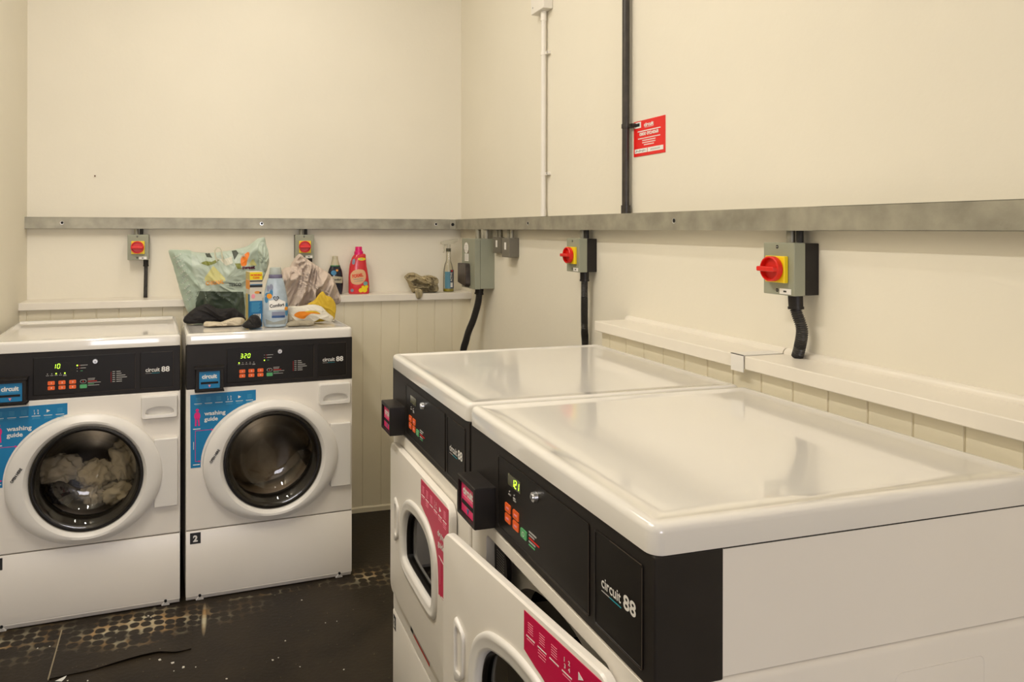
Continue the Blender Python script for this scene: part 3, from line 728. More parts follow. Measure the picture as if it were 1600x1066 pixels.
DR2.location = (Xd, Yd + WM, 0); DR2.rotation_euler = (0, 0, radians(-90))
DR1 = dryer('', '2', 0, 'farther white tumble dryer with its door shut and a blank display')
DR1.location = (Xd, Yd + 2 * WM + .0066, 0); DR1.rotation_euler = (0, 0, radians(-90))

# ---------------------------------------------------------------- steel cable trunking
def trunking(name, size_y0, size_y1, z0, z1, prot, holes, label, loc, rz, za=None):
    """runs along local x from 0, protrudes to -y"""
    L = size_y1 - size_y0
    o = empty(name, loc, rz)
    m = MB(); m.box(0, L, -prot + .0015, 0, z0, z1); m.build('channel', M_GALV, o, smooth=0)
    m = MB(); m.box(0, L, -prot, -prot + .0015, z0 - .0008, z1 + .0008); m.box(0, L, -prot, -prot + .010, z0 - .0012, z0); m.box(0, L, -prot, -prot + .010, z1, z1 + .0012)
    cv = m.build('cover', M_GALV, o, smooth=0)
    for x in holes:
        m = MB(); m.cyl((x, -prot - .0005, (z0 + z1) / 2), (x, -prot, (z0 + z1) / 2), .0085, n=16, k=0); m.cyl((x + .001, -prot - .001, (z0 + z1) / 2 + .001), (x + .001, -prot - .0005, (z0 + z1) / 2 + .001), .0065, n=16, k=1)
        m.build('screw_hole', [M_CHROME, M_HOLE], cv)
    tag(o, label, 'cable trunking', 'galvanised trunking around the room')
    return o
ZR0, ZR1 = 1.4925, 1.5465
XJ = XR - .05
trunking('cable_trunking', XL, XJ - .035, ZR0 + .001, ZR1 + .001, .05, (.163, 1.115, 2.07), 'galvanised steel trunking running along the back wall above the ledge', (XL, YB, 0), 0)
trunking('cable_trunking', 0, 7.4, ZR0, ZR1, .05, (.915, 1.945), 'galvanised steel trunking running along the right wall above the dryers', (XR, YB - .085, 0), radians(-90))
m = MB(); m.box(XJ - .035, XR, YB - .052, YB, ZR0, ZR1 + .001); m.box(XJ - .002, XR, YB - .085, YB - .052, ZR0, ZR1 + .001)
j = m.build('trunking_corner', M_GALV, None, smooth=0)
m = MB(); m.cyl((XJ - .018, YB - .0528, 1.5195), (XJ - .018, YB - .052, 1.5195), .009, n=16); m.build('screw_hole', M_HOLE, j)
tag(j, 'short galvanised corner piece joining the two runs of trunking', 'trunking corner')

# ---------------------------------------------------------------- isolator switches
def isolator(name='isolator_switch', wd=.098, ht=.126, dp=.074):
    o = empty(name)
    m = MB(); m.box(-wd / 2 + .001, wd / 2 - .001, -dp + .031, 0, -ht / 2 + .001, ht / 2 - .001); m.build('base', M_BLACK, o, bevel=.002)
    m = MB(); m.box(-wd / 2, wd / 2, -dp, -dp + .033, -ht / 2, ht / 2); cv = m.build('cover', M_BOXGR, o, bevel=.002)
    for z in (ht / 2 - .010, -ht / 2 + .011):
        m = MB(); m.cyl((-.004, -dp - .0006, z), (-.004, -dp + .001, z), .0042, n=14); m.box(-.0075, -.0005, -dp - .0009, -dp - .0005, z - .0006, z + .0006, 1); m.build('screw', [M_HOLE, M_GRTXT], cv)
    m = MB(); m.box(.004, .040, -dp - .0008, -dp, -ht / 2 + .003, -ht / 2 + .016, 0); m.bar(.017, -ht / 2 + .0095, .026, -ht / 2 + .0095, .004, -dp - .0008, k=1); m.build('label_tape', [M_WHTXT, M_BLKTXT], cv, smooth=0)
    pl = MB(); pl.box(-.031, .031, -dp - .012, -dp, -.033, .031); pl = pl.build('yellow_plate', M_YEL, o, bevel=.002)
    pl['label'] = 'yellow square switch plate'
    m = MB(); C = lambda r, y: atY(ell(-.002, 0, r, r, 40), -dp - y)
    m.loft([C(.027, .012), C(.0305, .014), C(.0305, .026), C(.0285, .028), C(.0265, .028), C(.0245, .018), C(.004, .018)], False, True)
    kn = m.build('knob', M_RED, o, smooth=40)
    m = MB(); m.box(-.030, .026, -dp - .040, -dp - .018, -.006, .006); m.build('knob_grip', M_RED, kn, bevel=.003)
    m = MB(); m.box(-.008, .004, -dp - .0128, -dp - .012, .018, .026); m.build('window_mark', M_HOLE, pl, smooth=0)
    # galvanised stub up into the trunking
    m = MB(); m.cyl((-.012, -.026, ht / 2), (-.012, -.026, ht / 2 + .032), .010, n=20); m.cyl((.012, -.022, ht / 2), (.012, -.022, ht / 2 + .032), .008, n=16, k=1)
    m.build('conduit_stub', [M_GALV, M_DARK], o)
    return o
def ribbed(pts, r, name, label, pitch=.0045, collar=True, parentless=True):
    # resample the path
    P = [Vector(p) for p in pts]; out = []
    for i in range(len(P) - 1):
        p0 = P[max(i - 1, 0)]; p1 = P[i]; p2 = P[i + 1]; p3 = P[min(i + 2, len(P) - 1)]
        n = max(2, int((p2 - p1).length / (pitch / 4)))
        for j in range(n):
            t = j / n; out.append(.5 * ((2 * p1) + (-p0 + p2) * t + (2 * p0 - 5 * p1 + 4 * p2 - p3) * t * t + (-p0 + 3 * p1 - 3 * p2 + p3) * t ** 3))
    out.append(P[-1])
    o = MB().tube(out, r, 14, rf=lambda i: r * (1 + .09 * (1 if (i % 4) in (0, 1) else -1))).build(name, mat('corrugated_black', (.030, .027, .024, 1), .4) if 'corrugated_black' not in bpy.data.materials else bpy.data.materials['corrugated_black'], smooth=60)
    if collar:
        d = (P[1] - P[0]).normalized(); m = MB(); m.cyl(P[0] - d * .002, P[0] + d * .028, r * 1.32, r * 1.28, 20); m.cyl(P[0] + d * .028, P[0] + d * .034, r * 1.42, r * 1.42, 20)
        m.build('gland', M_BLACK, o)
    tag(o, label, 'conduit', 'black flexible conduits')
    return o
iso = isolator(); iso.location = (-.3125, YB, 1.401)
tag(iso, 'grey isolator switch above the left washing machine, red dial on yellow', 'isolator switch', 'isolator switches under the trunking')
i2 = dup_tree(iso); i2.location = (.512, YB, 1.400); relabel(i2, 'grey isolator switch half hidden behind the heaped pink cloth')
i3 = dup_tree(iso); i3.location = (XR, 1.449, 1.399); i3.rotation_euler = (0, 0, radians(-90)); relabel(i3, 'nearest isolator switch with red knob, on the right wall over the ledge joint')
i4 = dup_tree(iso); i4.location = (XR, 2.4715, 1.3965); i4.rotation_euler = (0, 0, radians(-90)); relabel(i4, 'isolator switch on the right wall left of the ledge end')
ribbed([(-.279, YB - .03, 1.338), (-.279, YB - .03, 1.28), (-.280, YB - .035, 1.20), (-.280, YB - .045, 1.149)], .0095, 'flexible_conduit', 'thin black conduit dropping to the ledge from the left isolator')
ribbed([(.545, YB - .03, 1.337), (.547, YB - .03, 1.28), (.547, YB - .035, 1.20), (.548, YB - .045, 1.149)], .0095, 'flexible_conduit', 'black conduit mostly hidden behind the heaped pink cloth')
ribbed([(XR - .040, 1.432, 1.336), (XR - .040, 1.430, 1.30), (XR - .034, 1.418, 1.255), (XR - .030, 1.428, 1.212), (XR - .026, 1.440, 1.186)], .0125, 'flexible_conduit', 'ribbed black conduit from the nearest isolator down onto the right ledge')
ribbed([(XR - .038, 2.448, 1.333), (XR - .038, 2.449, 1.24), (XR - .030, 2.462, 1.12), (XR - .022, 2.470, .95), (XR - .022, 2.47, .02)], .0125, 'flexible_conduit', 'long black conduit hanging past the end of the right ledge')
# small plug of filler and dirt where the conduit enters the ledge
# distribution box in the corner
db = empty('fused_switch_box', (XR, 3.5155, 1.319), radians(-90))
m = MB(); m.box(-.0945, .0945, -.076, 0, -.126, .126); m.build('base', M_BOXGR, db, bevel=.002)
m = MB(); m.box(-.0955, .0955, -.107, -.0765, -.128, .127); cv = m.build('cover', M_BOXGR, db, bevel=.003)
m = MB(); P = [(-.095, -.105), (-.093, -.002), (.022, .0), (.030, -.012), (.036, -.105), (.020, -.122)]
m.loft([[(x, -.106, z) for x, z in P], [(x * .98, -.132, z * .98) for x, z in P]]); m.build('switch_flap', mat('brown_flap', (.045, .034, .028, 1), .35, noise_amt=.5, nscale=25), cv, bevel=.004)
m = MB(); m.prism(ell(-.028, .078, .030, .028, 28), -.1078, -.107, 0); m.box(-.050, .006, -.1078, -.107, .010, .048, 0)
for i in range(4): m.bar(-.046, .090 - .009 * i, -.010, .090 - .009 * i, .0022, -.1078, k=1)
for i in range(5): m.bar(-.046, .042 - .006 * i, .002, .042 - .006 * i, .0014, -.1078, k=1)
m.bar(-.060, .072, -.054, .060, .006, -.1072, k=2); m.bar(.004, .066, -.002, .050, .006, -.1072, k=2)
m.build('warning_label', [M_WHTXT, M_GRTXT, mat('maroon_print', (.12, .02, .01, 1), .5)], cv, smooth=0)
for sx, yy in ((-.03, .040), (.045, .040), (.07, .035)):
    MB().cyl((sx, -yy, .125), (sx, -yy, .176), .014, n=20).build('conduit_stub', M_GALV, db)
tag(db, 'large grey-green switch box with brown flap in the corner of the room', 'switch box')
ribbed([(XR - .05, 3.500, 1.193), (XR - .055, 3.505, 1.12), (XR - .075, 3.52, 1.03), (XR - .105, 3.54, .93), (XR - .125, 3.56, .75), (XR - .13, 3.57, .02)], .0165, 'flexible_conduit', 'thick black hose curving down out of the corner switch box')
def adaptable(name, y0, y1, z0, z1, pr, label):
    o = empty(name, (XR, (y0 + y1) / 2, (z0 + z1) / 2), radians(-90)); w, h = (y1 - y0) / 2, (z1 - z0) / 2
    MB().box(-w, w, -pr, 0, -h, h).build('body', mat('dull_grey_paint', (.17, .155, .12, 1), .5) if 'dull_grey_paint' not in bpy.data.materials else bpy.data.materials['dull_grey_paint'], o, bevel=.003)
    MB().box(-.012, .008, -pr - .001, -pr, -.010, .024).build('sticker', M_WHTXT, o, smooth=0)
    for s in (-.017, .017): MB().cyl((s, -pr / 2, h), (s, -pr / 2, h + .046), .009, n=16).build('conduit_stub', M_GALV, o)
    tag(o, label, 'junction box', 'small grey junction boxes under the trunking'); return o
adaptable('junction_box', 3.292, 3.388, 1.375, 1.455, .022, 'small flat grey junction box touching the corner switch box')
adaptable('junction_box', 3.122, 3.212, 1.362, 1.453, .050, 'small grey junction box standing proud, between switch box and isolator')

# ---------------------------------------------------------------- vertical pipes, white box, sign
M_WPIPE = mat('white_conduit', (.82, .78, .70, 1), .35)
px, py = XR - .018, 2.836
o = empty('conduit_pipe', (px, py, ZR1)); MB().cyl((0, 0, 0), (0, 0, 2.425 - ZR1), .0105, n=20).build('pipe', M_WPIPE, o)
MB().cyl((0, 0, 0), (0, 0, .035), .0125, n=20).build('coupler', M_WPIPE, o); MB().cyl((0, 0, 2.385 - ZR1), (0, 0, 2.425 - ZR1), .0125, n=20).build('coupler', M_WPIPE, o)
def clip(par, z, r, mt):
    m = MB(); m.cyl((0, 0, z - .007), (0, 0, z + .007), r + .0022, n=20); m.box(.002, .018 if r < .012 else .022, -.035, -.0, z - .006, z + .006); m.cyl((.008, -.030, z), (.002, -.030, z), .004, n=10, k=1)
    return m.build('clip', [mt, M_CHROME], par)
for z in (1.7305, 2.245): clip(o, z - ZR1, .0105, M_WPIPE)
tag(o, 'white vertical conduit pipe rising from the trunking on the right wall', 'pipe')
m = MB(); m.box(XR - .045, XR, 2.785, 2.905, 2.425, 2.52); m.cyl((XR - .02, 2.836, 2.52), (XR - .02, 2.836, ZC), .0105, n=16)
jb = m.build('terminal_box', M_WPIPE, None, bevel=.003); MB().cyl((XR - .046, 2.885, 2.452), (XR - .045, 2.885, 2.452), .004, n=10).build('screw', M_GRTXT, jb)
tag(jb, 'white terminal box at the top of the white conduit pipe', 'junction box')
py = 2.200
o = empty('conduit_pipe', (XR - .020, py, ZR1)); mb = mat('black_conduit', (.035, .028, .022, 1), .4, noise_amt=.3, nscale=40)
MB().cyl((0, 0, 0), (0, 0, ZC - ZR1), .0125, n=20).build('pipe', mb, o); MB().cyl((0, 0, 0), (0, 0, .03), .0155, n=20).build('coupler', mb, o); clip(o, 1.848 - ZR1, .0125, mb)
tag(o, 'black vertical conduit pipe beside the red sign', 'pipe')
sg = empty('service_sign', (XR, 2.0915, 1.7995), radians(-90)); M_SRED = mat('sign_red', (.78, .012, .010, 1), .4)
bd = MB().box(-.0875, .0875, -.002, 0, -.0595, .0595).build('sign_board', M_SRED, sg, smooth=0)
m = MB(); y = -.002
m.text('circuit', .000, .0375, y, .0125, 0, bold=.04, align='CENTER', w=.054); m.bar(-.024, .034, .026, .034, .0011, y)
m.bar(-.064, .0235, .064, .0235, .0030, y); m.text('0800 0924068', 0, .0085, y, .0110, 0, bold=.03, align='CENTER', w=.106)
for i, wd in enumerate((.062, .037, .037, .028)): m.bar(-wd, -.001 - .0075 * i, wd, -.001 - .0075 * i, .0028, y)
m.build('sign_lettering', M_WHTXT, bd, smooth=0)
m = MB(); m.box(-.083, -.045, y - .0008, y, .036, .056, 0); m.box(-.076, -.052, y - .0012, y - .0008, .041, .052, 1); m.box(-.080, .079, y - .0008, y, -.049, -.0345, 0); m.bar(-.007, -.049, -.007, -.0345, .0015, y - .0008, k=2)
m.text('The Cottages', -.078, -.045, y - .0008, .007, 1, w=.058, shear=.3) if False else None
for i in range(9):
    x = -.074 + .0065 * i; m.bar(x, -.046 + .002 * (i % 3), x + .005, -.038 - .002 * ((i * 7) % 3), .0012, y - .0008, k=1)
for i in range(7):
    x = .012 + .0075 * i; m.bar(x, -.045, x + .002, -.039, .0012, y - .0008, k=1)
m.build('sign_panels', [M_WHTXT, M_BLKTXT, M_SRED], bd, smooth=0)
tag(sg, 'small red service notice with white lettering beside the black pipe', 'sign')
# wall marks
nl = MB().cyl((-.52, YB - .006, 1.755), (-.52, YB, 1.755), .004, .003, 10).build('nail', mat('rusty_nail', (.12, .05, .02, 1), .7)); tag(nl, 'small rusty nail in the bare upper back wall', 'nail')

# ---------------------------------------------------------------- ceiling battens
for i, (l, sx, sy, p) in enumerate(LAMPS):
    o = empty('ceiling_light', (l[0], l[1], ZC))
    MB().box(-.045, .045, -.62, .62, -.05, 0).build('housing', M_PLAS, o, bevel=.003)
    MB().cyl((0, -.58, -.066), (0, .58, -.066), .013, n=16).build('tube', mat('lit_tube', (1, .93, .78, 1), .5, emit=3.0) if 'lit_tube' not in bpy.data.materials else bpy.data.materials['lit_tube'], o)
    tag(o, ('ceiling tube light over the aisle before the washing machines', 'ceiling tube light overhead near the camera')[i], 'ceiling light', 'ceiling tube lights')

# ---------------------------------------------------------------- laundry and bottles
M_PINKCL = mat('pale_pink_cotton', (.56, .46, .38, 1), .9, bump=.3, bscale=300)
M_YELCL = mat('mustard_cotton', (.60, .40, .03, 1), .85, bump=.3, bscale=300)
M_WHTCL = mat('off_white_cotton', (.66, .62, .52, 1), .9, bump=.3, bscale=300)
M_BLKCL = mat('black_cotton', (.012, .010, .010, 1), .85, bump=.4, bscale=300)
M_GRYCL = mat('grey_sock_cotton', (.33, .29, .21, 1), .95, bump=.5, bscale=300)
M_BEICL = mat('cream_cotton', (.60, .52, .38, 1), .9, bump=.3, bscale=300)
M_RAGCL = mat('stained_khaki_cotton', (.40, .33, .19, 1), .9, noise_amt=.35, nscale=25, bump=.4, bscale=300)

def fold_height(p, seed, f, ang, stretch):
    o = Vector((seed * 3.7, seed * 9.1, seed * 1.3)); ca, sa = cos(ang), sin(ang)
    q = Vector((p[0] * ca + p[1] * sa, (-p[0] * sa + p[1] * ca) * stretch, 0))
    q += .55 / f * Vector((noise.noise(q * f * .9 + o), noise.noise(q * f * .9 + o + Vector((5, 7, 1))), 0))
    h = 0; a = 1; ff = f
    for _ in range(3):
        n = noise.noise(q * ff + o); h += a * (1 - min(1, abs(n) * 3.2)) ** 1.3; a *= .52; ff *= 2.1
    return h
def lump(name, sil, y, front, back, mt, seed=1, amp=.012, f=14, ang=0.0, stretch=.45, zf=None, spin=0.0, rings=34, n=220, c=None, smooth_sil=8, pw=.5, tilt=0.0, mats=None, matfn=None):
    """a crumpled heap of cloth whose front outline is `sil` (world x,z), with real depth front/back of y"""
    P = smooth_poly(sil, smooth_sil) if smooth_sil else sil
    cx = sum(p[0] for p in P) / len(P) if c is None else c[0]; cz = sum(p[1] for p in P) / len(P) if c is None else c[1]
    A = [2 * pi * i / n for i in range(n)]; rim = [ray_out(P, (cx, cz), a) for a in A]
    V = []; F = []
    def pt(t, i, side):
        x = cx + (rim[i][0] - cx) * t; z = cz + (rim[i][1] - cz) * t
        e = max(0.0, 1 - t * t) ** pw; d = (front if side < 0 else back) * e
        h = fold_height((x, z + (0 if side < 0 else 5)), seed, f, ang, stretch) - .5
        d += amp * h * min(1, (1 - t) * 5 + .15)
        j = 1 + .02 * noise.noise(Vector((cos(A[i]) * 5 + seed, sin(A[i]) * 5, side))) * (t > .9)
        zz = cz + (z - cz) * j
        if zf is not None: zz = max(zz, zf)
        return (cx + (x - cx) * j, y + side * d + tilt * (zz - cz), zz)
    V.append(pt(0, 0, -1))
    for r in range(1, rings + 1):
        t = sin(pi / 2 * r / rings)
        for i in range(n): V.append(pt(t, i, -1))
    for r in range(rings - 1, 0, -1):
        t = sin(pi / 2 * r / rings)
        for i in range(n): V.append(pt(t, i, 1))
    V.append(pt(0, 0, 1)); R_ = 2 * rings - 1
    for i in range(n): F.append((0, 1 + (i + 1) % n, 1 + i))
    for r in range(R_ - 1):
        for i in range(n):
            a = 1 + r * n + i; b = 1 + r * n + (i + 1) % n; F.append((a, b, b + n, a + n))
    e = len(V) - 1; b0 = 1 + (R_ - 1) * n
    for i in range(n): F.append((e, b0 + i, b0 + (i + 1) % n))
    m = MB(); m.add(V, F)
    if matfn: m.mi = [matfn([V[k] for k in f_]) for f_ in F]
    return m.build(name, mats or mt, None, smooth=180)
ZW = 1.0735
PILE = [(0.333, 1.263), (0.350, 1.298), (0.365, 1.311), (0.389, 1.317), (0.400, 1.340), (0.429, 1.375), (0.452, 1.362), (0.485, 1.339), (0.512, 1.321), (0.553, 1.296), (0.580, 1.273), (0.600, 1.240), (0.614, 1.203), (0.625, 1.176), (0.626, 1.148), (0.607, 1.134), (0.587, 1.141), (0.560, 1.120), (0.479, 1.100), (0.390, 1.100), (0.363, 1.172), (0.345, 1.225)]
o = lump('laundry_heap', PILE, 3.43, .085, .10, M_PINKCL, seed=4, amp=.050, f=17, ang=-.25, stretch=.35, zf=ZW)
tag(o, 'heaped crumpled pale pink cloth on the right washing machine', 'cloth')
YEL = [(0.513, 1.210), (0.533, 1.193), (0.556, 1.183), (0.572, 1.161), (0.578, 1.134), (0.573, 1.095), (0.563, 1.080), (0.533, 1.078), (0.501, 1.074), (0.470, 1.074), (0.451, 1.092), (0.448, 1.151), (0.478, 1.172)]
o = lump('yellow_cloth', YEL, 3.275, .018, .03, M_YELCL, seed=8, amp=.008, f=16, ang=.4, zf=ZW)
tag(o, 'mustard yellow cloth tucked beneath the pink heap', 'cloth')
WHT = [(0.352, 1.150), (0.407, 1.153), (0.449, 1.158), (0.481, 1.156), (0.509, 1.144), (0.530, 1.121), (0.556, 1.099), (0.549, 1.082), (0.527, 1.084), (0.505, 1.100), (0.491, 1.092), (0.475, 1.083), (0.456, 1.078), (0.398, 1.075), (0.362, 1.078), (0.346, 1.110)]
o = lump('white_cloth', WHT, 3.225, .026, .020, M_WHTCL, seed=3, amp=.008, f=13, ang=1.3, zf=ZW)
tag(o, 'off-white cloth with an orange patch in front of the yellow cloth', 'cloth')
def decal(target, poly, mt, name, y0=2.5, off=.0012, step=.006, parent=None, mb=None):
    """printed patch lying on the curved front of a thing"""
    import bmesh
    dg = target.data; bv = BVHTree.FromPolygons([v.co[:] for v in dg.vertices], [p.vertices[:] for p in dg.polygons])
    Mi = target.matrix_world if False else None
    bm = bmesh.new()
    if mb is None:
        fs = bm.faces.new([bm.verts.new((x, 0, z)) for x, z in poly])
        bmesh.ops.triangulate(bm, faces=bm.faces[:])
    else:
        vs = [bm.verts.new((p[0], 0, p[2])) for p in mb.v]
        for f_ in mb.f:
            try: bm.faces.new([vs[i] for i in f_])
            except ValueError: pass
        bmesh.ops.triangulate(bm, faces=bm.faces[:])
    for _ in range(6):
        E_ = [e for e in bm.edges if e.calc_length() > step]
        if not E_: break
        bmesh.ops.subdivide_edges(bm, edges=E_, cuts=1); bmesh.ops.triangulate(bm, faces=bm.faces[:])
    last = None; bad = []
    for v in bm.verts:
        h = bv.ray_cast(Vector((v.co.x, y0, v.co.z)), Vector((0, 1, 0)))
        if h[0] is None: bad.append(v)
        else: v.co.y = h[0].y - off
    bmesh.ops.delete(bm, geom=bad, context='VERTS')
    for f_ in bm.faces:
        if f_.normal.y > 0: f_.normal_flip()
    me = bpy.data.meshes.new(name); bm.to_mesh(me); bm.free(); me.materials.append(mt)
    me.polygons.foreach_set('use_smooth', [True] * len(me.polygons))
    d = bpy.data.objects.new(name, me); COL.objects.link(d); d.parent = parent or target
    return d
def tdecal(target, txt, x, z, h, mt, name, w=None, rot=0, bold=.03, align='LEFT', shear=0, y0=2.5, off=.002, step=.01):
    return decal(target, None, mt, name, y0, off, step, mb=MB().text(txt, x, z, 0, h, bold=bold, w=w, rot=rot, align=align, shear=shear))
ORA = smooth_poly([(0.380, 1.116), (0.401, 1.131), (0.439, 1.132), (0.475, 1.130), (0.493, 1.118), (0.456, 1.122), (0.436, 1.112), (0.423, 1.100), (0.400, 1.103)], 5)
decal(o, ORA, mat('orange_print', (.72, .22, .01, 1), .8), 'orange_patch')
decal(o, smooth_poly([(0.425, 1.131), (0.450, 1.1345), (0.478, 1.131), (0.495, 1.119), (0.470, 1.1265), (0.440, 1.128)], 5), M_YELCL, 'yellow_edging', off=.002)
GRY = [(0.379, 1.096), (0.429, 1.096), (0.457, 1.091), (0.464, 1.082), (0.455, 1.0735), (0.400, 1.0735), (0.350, 1.0735), (0.340, 1.082), (0.355, 1.092)]
o = lump('sock', GRY, 3.165, .022, .022, M_GRYCL, seed=5, amp=.006, f=30, ang=.1, zf=ZW, n=120, rings=18)
tag(o, 'grey crumpled sock lying flat at the front right of the bottle', 'sock', 'socks left on the right washing machine')
GR2 = [(0.340, 1.119), (0.351, 1.126), (0.366, 1.114), (0.386, 1.090), (0.38, 1.076), (0.352, 1.075), (0.338, 1.095)]
o = lump('sock', GR2, 3.195, .016, .014, M_GRYCL, seed=6, amp=.005, f=30, zf=ZW, n=100, rings=16)
tag(o, 'grey sock standing folded against the blue bottle', 'sock', 'socks left on the right washing machine')
BLK = [(-0.086, 1.092), (-0.070, 1.116), (-0.039, 1.141), (-0.016, 1.152), (0.012, 1.160), (0.034, 1.153), (0.057, 1.139), (0.092, 1.135), (0.128, 1.139), (0.152, 1.122), (0.176, 1.098), (0.178, 1.078), (0.119, 1.0745), (0.022, 1.0745), (-0.05, 1.0745), (-0.078, 1.078)]
o = lump('black_garment', BLK, 3.36, .050, .05, M_BLKCL, seed=11, amp=.020, f=16, ang=1.2, zf=ZW)
tag(o, 'black garment crumpled in front of the carrier bag', 'garment')
BEI = [(0.000, 1.088), (0.013, 1.096), (0.040, 1.090), (0.072, 1.091), (0.123, 1.107), (0.160, 1.107), (0.172, 1.092), (0.150, 1.0755), (0.098, 1.0745), (0.072, 1.0745), (0.038, 1.0745), (0.005, 1.076)]
o = lump('sock', BEI, 3.245, .024, .03, M_BEICL, seed=13, amp=.010, f=20, ang=1.2, zf=ZW)
tag(o, 'cream coloured sock in front of the black garment', 'sock', 'socks left on the right washing machine')
BALL = [(0.156, 1.086), (0.174, 1.108), (0.195, 1.130), (0.219, 1.127), (0.234, 1.106), (0.234, 1.082), (0.212, 1.0745), (0.174, 1.0745)]
o = lump('sock', BALL, 3.135, .034, .034, M_BLKCL, seed=17, amp=.010, f=18, ang=.7, zf=ZW, n=120, rings=18)
tag(o, 'black balled-up sock in front of the stain remover carton', 'sock', 'socks left on the right washing machine')

# carrier bag
M_BAG = mat('pale_green_film', (.43, .50, .41, 1), .35, noise_amt=.04, nscale=12); M_BAGG = mat('green_gusset_film', (.36, .44, .35, 1), .38); M_BAND = mat('dark_green_film', (.055, .075, .050, 1), .35, noise_amt=.2, nscale=15)
BAG = [(-0.154, 1.393), (-0.143, 1.398), (-0.100, 1.397), (-0.061, 1.395), (-0.052, 1.388), (0.004, 1.382), (0.052, 1.384), (0.082, 1.387), (0.123, 1.393), (0.156, 1.400), (0.202, 1.415), (0.240, 1.446), (0.262, 1.452), (0.278, 1.453), (0.285, 1.400), (0.292, 1.366), (0.292, 1.332), (0.269, 1.255), (0.215, 1.103), (0.19, 1.076), (0.124, 1.075), (0.032, 1.076), (-0.03, 1.08), (-0.045, 1.10), (-0.060, 1.108), (-0.072, 1.116), (-0.092, 1.168), (-0.125, 1.290), (-0.148, 1.365)]
bag = lump('carrier_bag', BAG, 3.50, .062, .055, M_BAG, seed=21, amp=.014, f=10, ang=.5, stretch=.6, smooth_sil=3, pw=.6, c=(.07, 1.24), n=260, rings=40, zf=ZW)
GUS = [(-0.150, 1.391), (-0.141, 1.396), (-0.062, 1.392), (-0.055, 1.385), (-0.049, 1.290), (-0.012, 1.228), (-0.035, 1.208), (-0.044, 1.125), (-0.055, 1.116), (-0.066, 1.119), (-0.088, 1.173), (-0.122, 1.290), (-0.144, 1.365)]
decal(bag, GUS, M_BAGG, 'gusset')
decal(bag, [(-0.034, 1.211), (0.068, 1.207), (0.176, 1.203), (0.185, 1.128), (0.185, 1.085), (0.077, 1.082), (-0.036, 1.115)], M_BAND, 'base_band')
decal(bag, smooth_poly([(0.164, 1.332), (0.166, 1.360), (0.180, 1.374), (0.198, 1.386), (0.203, 1.374), (0.193, 1.346), (0.189, 1.325), (0.171, 1.321)], 4), mat('carrot_print', (.80, .20, .01, 1), .5), 'orange_picture')
M_OLIVE = mat('olive_print', (.20, .22, .04, 1), .5); M_PALEY = mat('pale_yellow_print', (.58, .55, .22, 1), .5); M_SQ = mat('dark_tab_print', (.05, .06, .04, 1), .5)
decal(bag, [(0.006, 1.380), (0.026, 1.381), (0.038, 1.360), (0.013, 1.364)], M_SQ, 'dark_tab'); decal(bag, [(0.125, 1.391), (0.145, 1.394), (0.155, 1.380), (0.136, 1.350)], M_SQ, 'dark_tab')
decal(bag, [(0.004, 1.270), (0.042, 1.325), (0.094, 1.268), (0.094, 1.254), (0.005, 1.256)], M_PALEY, 'pale_triangle')
decal(bag, [(0.198, 1.325), (0.216, 1.351), (0.223, 1.351), (0.239, 1.322)], M_PALEY, 'pale_triangle', off=.0018)
decal(bag, [(-.013, 1.338), (.008, 1.346), (.034, 1.342), (.05, 1.350), (.070, 1.351), (.049, 1.334), (.018, 1.325), (-.002, 1.332)], M_OLIVE, 'leaf_print', off=.0016)
decal(bag, [(0.137, 1.334), (0.163, 1.334), (0.169, 1.309), (0.150, 1.308)], M_OLIVE, 'leaf_print', off=.0016)
decal(bag, [(0.04, 1.362), (0.088, 1.352), (.125, 1.366), (.128, 1.334), (.098, 1.324), (.07, 1.352)], mat('cream_print', (.62, .60, .48, 1), .5), 'cream_print', off=.0014)
tdecal(bag, 'CHIGNAL', .010, 1.236, .018, mat('orange_lettering', (.80, .33, .02, 1), .5), 'orange_lettering', w=.080, rot=.10)
tdecal(bag, 'TESCO', .110, 1.230, .015, M_BLKTXT, 'black_lettering', w=.056, bold=.02)
tdecal(bag, 'sweet', .170, 1.308, .016, mat('plum_lettering', (.08, .005, .03, 1), .5), 'plum_lettering', w=.060, bold=.05)
for i, (t, x, z) in enumerate((('reuse', -.118, 1.372), ('these', -.108, 1.350), ('bags', -.098, 1.326), ('for', -.088, 1.302), ('life', -.080, 1.280), ('bag', -.078, 1.256), ('plastic', -.070, 1.232), ('recycle', -.064, 1.206), ('bag', -.056, 1.180))):
    m_ = MB(); L_ = .036 - .002 * i
    for q in range(4): m_.bar(x - .014 + L_ * q / 4, z - .012 + .020 * q / 4 + .002 * (q % 2), x - .014 + L_ * (q + .75) / 4, z - .012 + .020 * (q + .75) / 4, .0075 - .0015 * (q % 2), 0)
    decal(bag, None, mat('white_bag_print', (.78, .82, .72, 1), .5) if 'white_bag_print' not in bpy.data.materials else bpy.data.materials['white_bag_print'], 'white_lettering', mb=m_, off=.0022)
m = MB(); L_ = [(.058, 3.432, 1.345), (.050, 3.430, 1.372), (.048, 3.430, 1.395), (.058, 3.432, 1.408), (.070, 3.432, 1.408), (.078, 3.430, 1.395), (.080, 3.430, 1.372), (.084, 3.432, 1.345)]
m.tube(L_, .0035, 8); m.build('handle_loop', mat('cream_tab', (.6, .58, .44, 1), .4), bag)
m = lump('bag_scrunch', [(.250, 1.425), (.272, 1.43), (.287, 1.40), (.293, 1.36), (.290, 1.32), (.262, 1.25), (.240, 1.25), (.246, 1.33), (.240, 1.38)], 3.46, .018, .03, M_BAG, seed=25, amp=.016, f=30, ang=.2, n=100, rings=18)
m.parent = bag; m['label'] = 'scrunched shiny film at the right edge'
tag(bag, 'pale green carrier bag with a dark green base behind the black garment', 'bag')

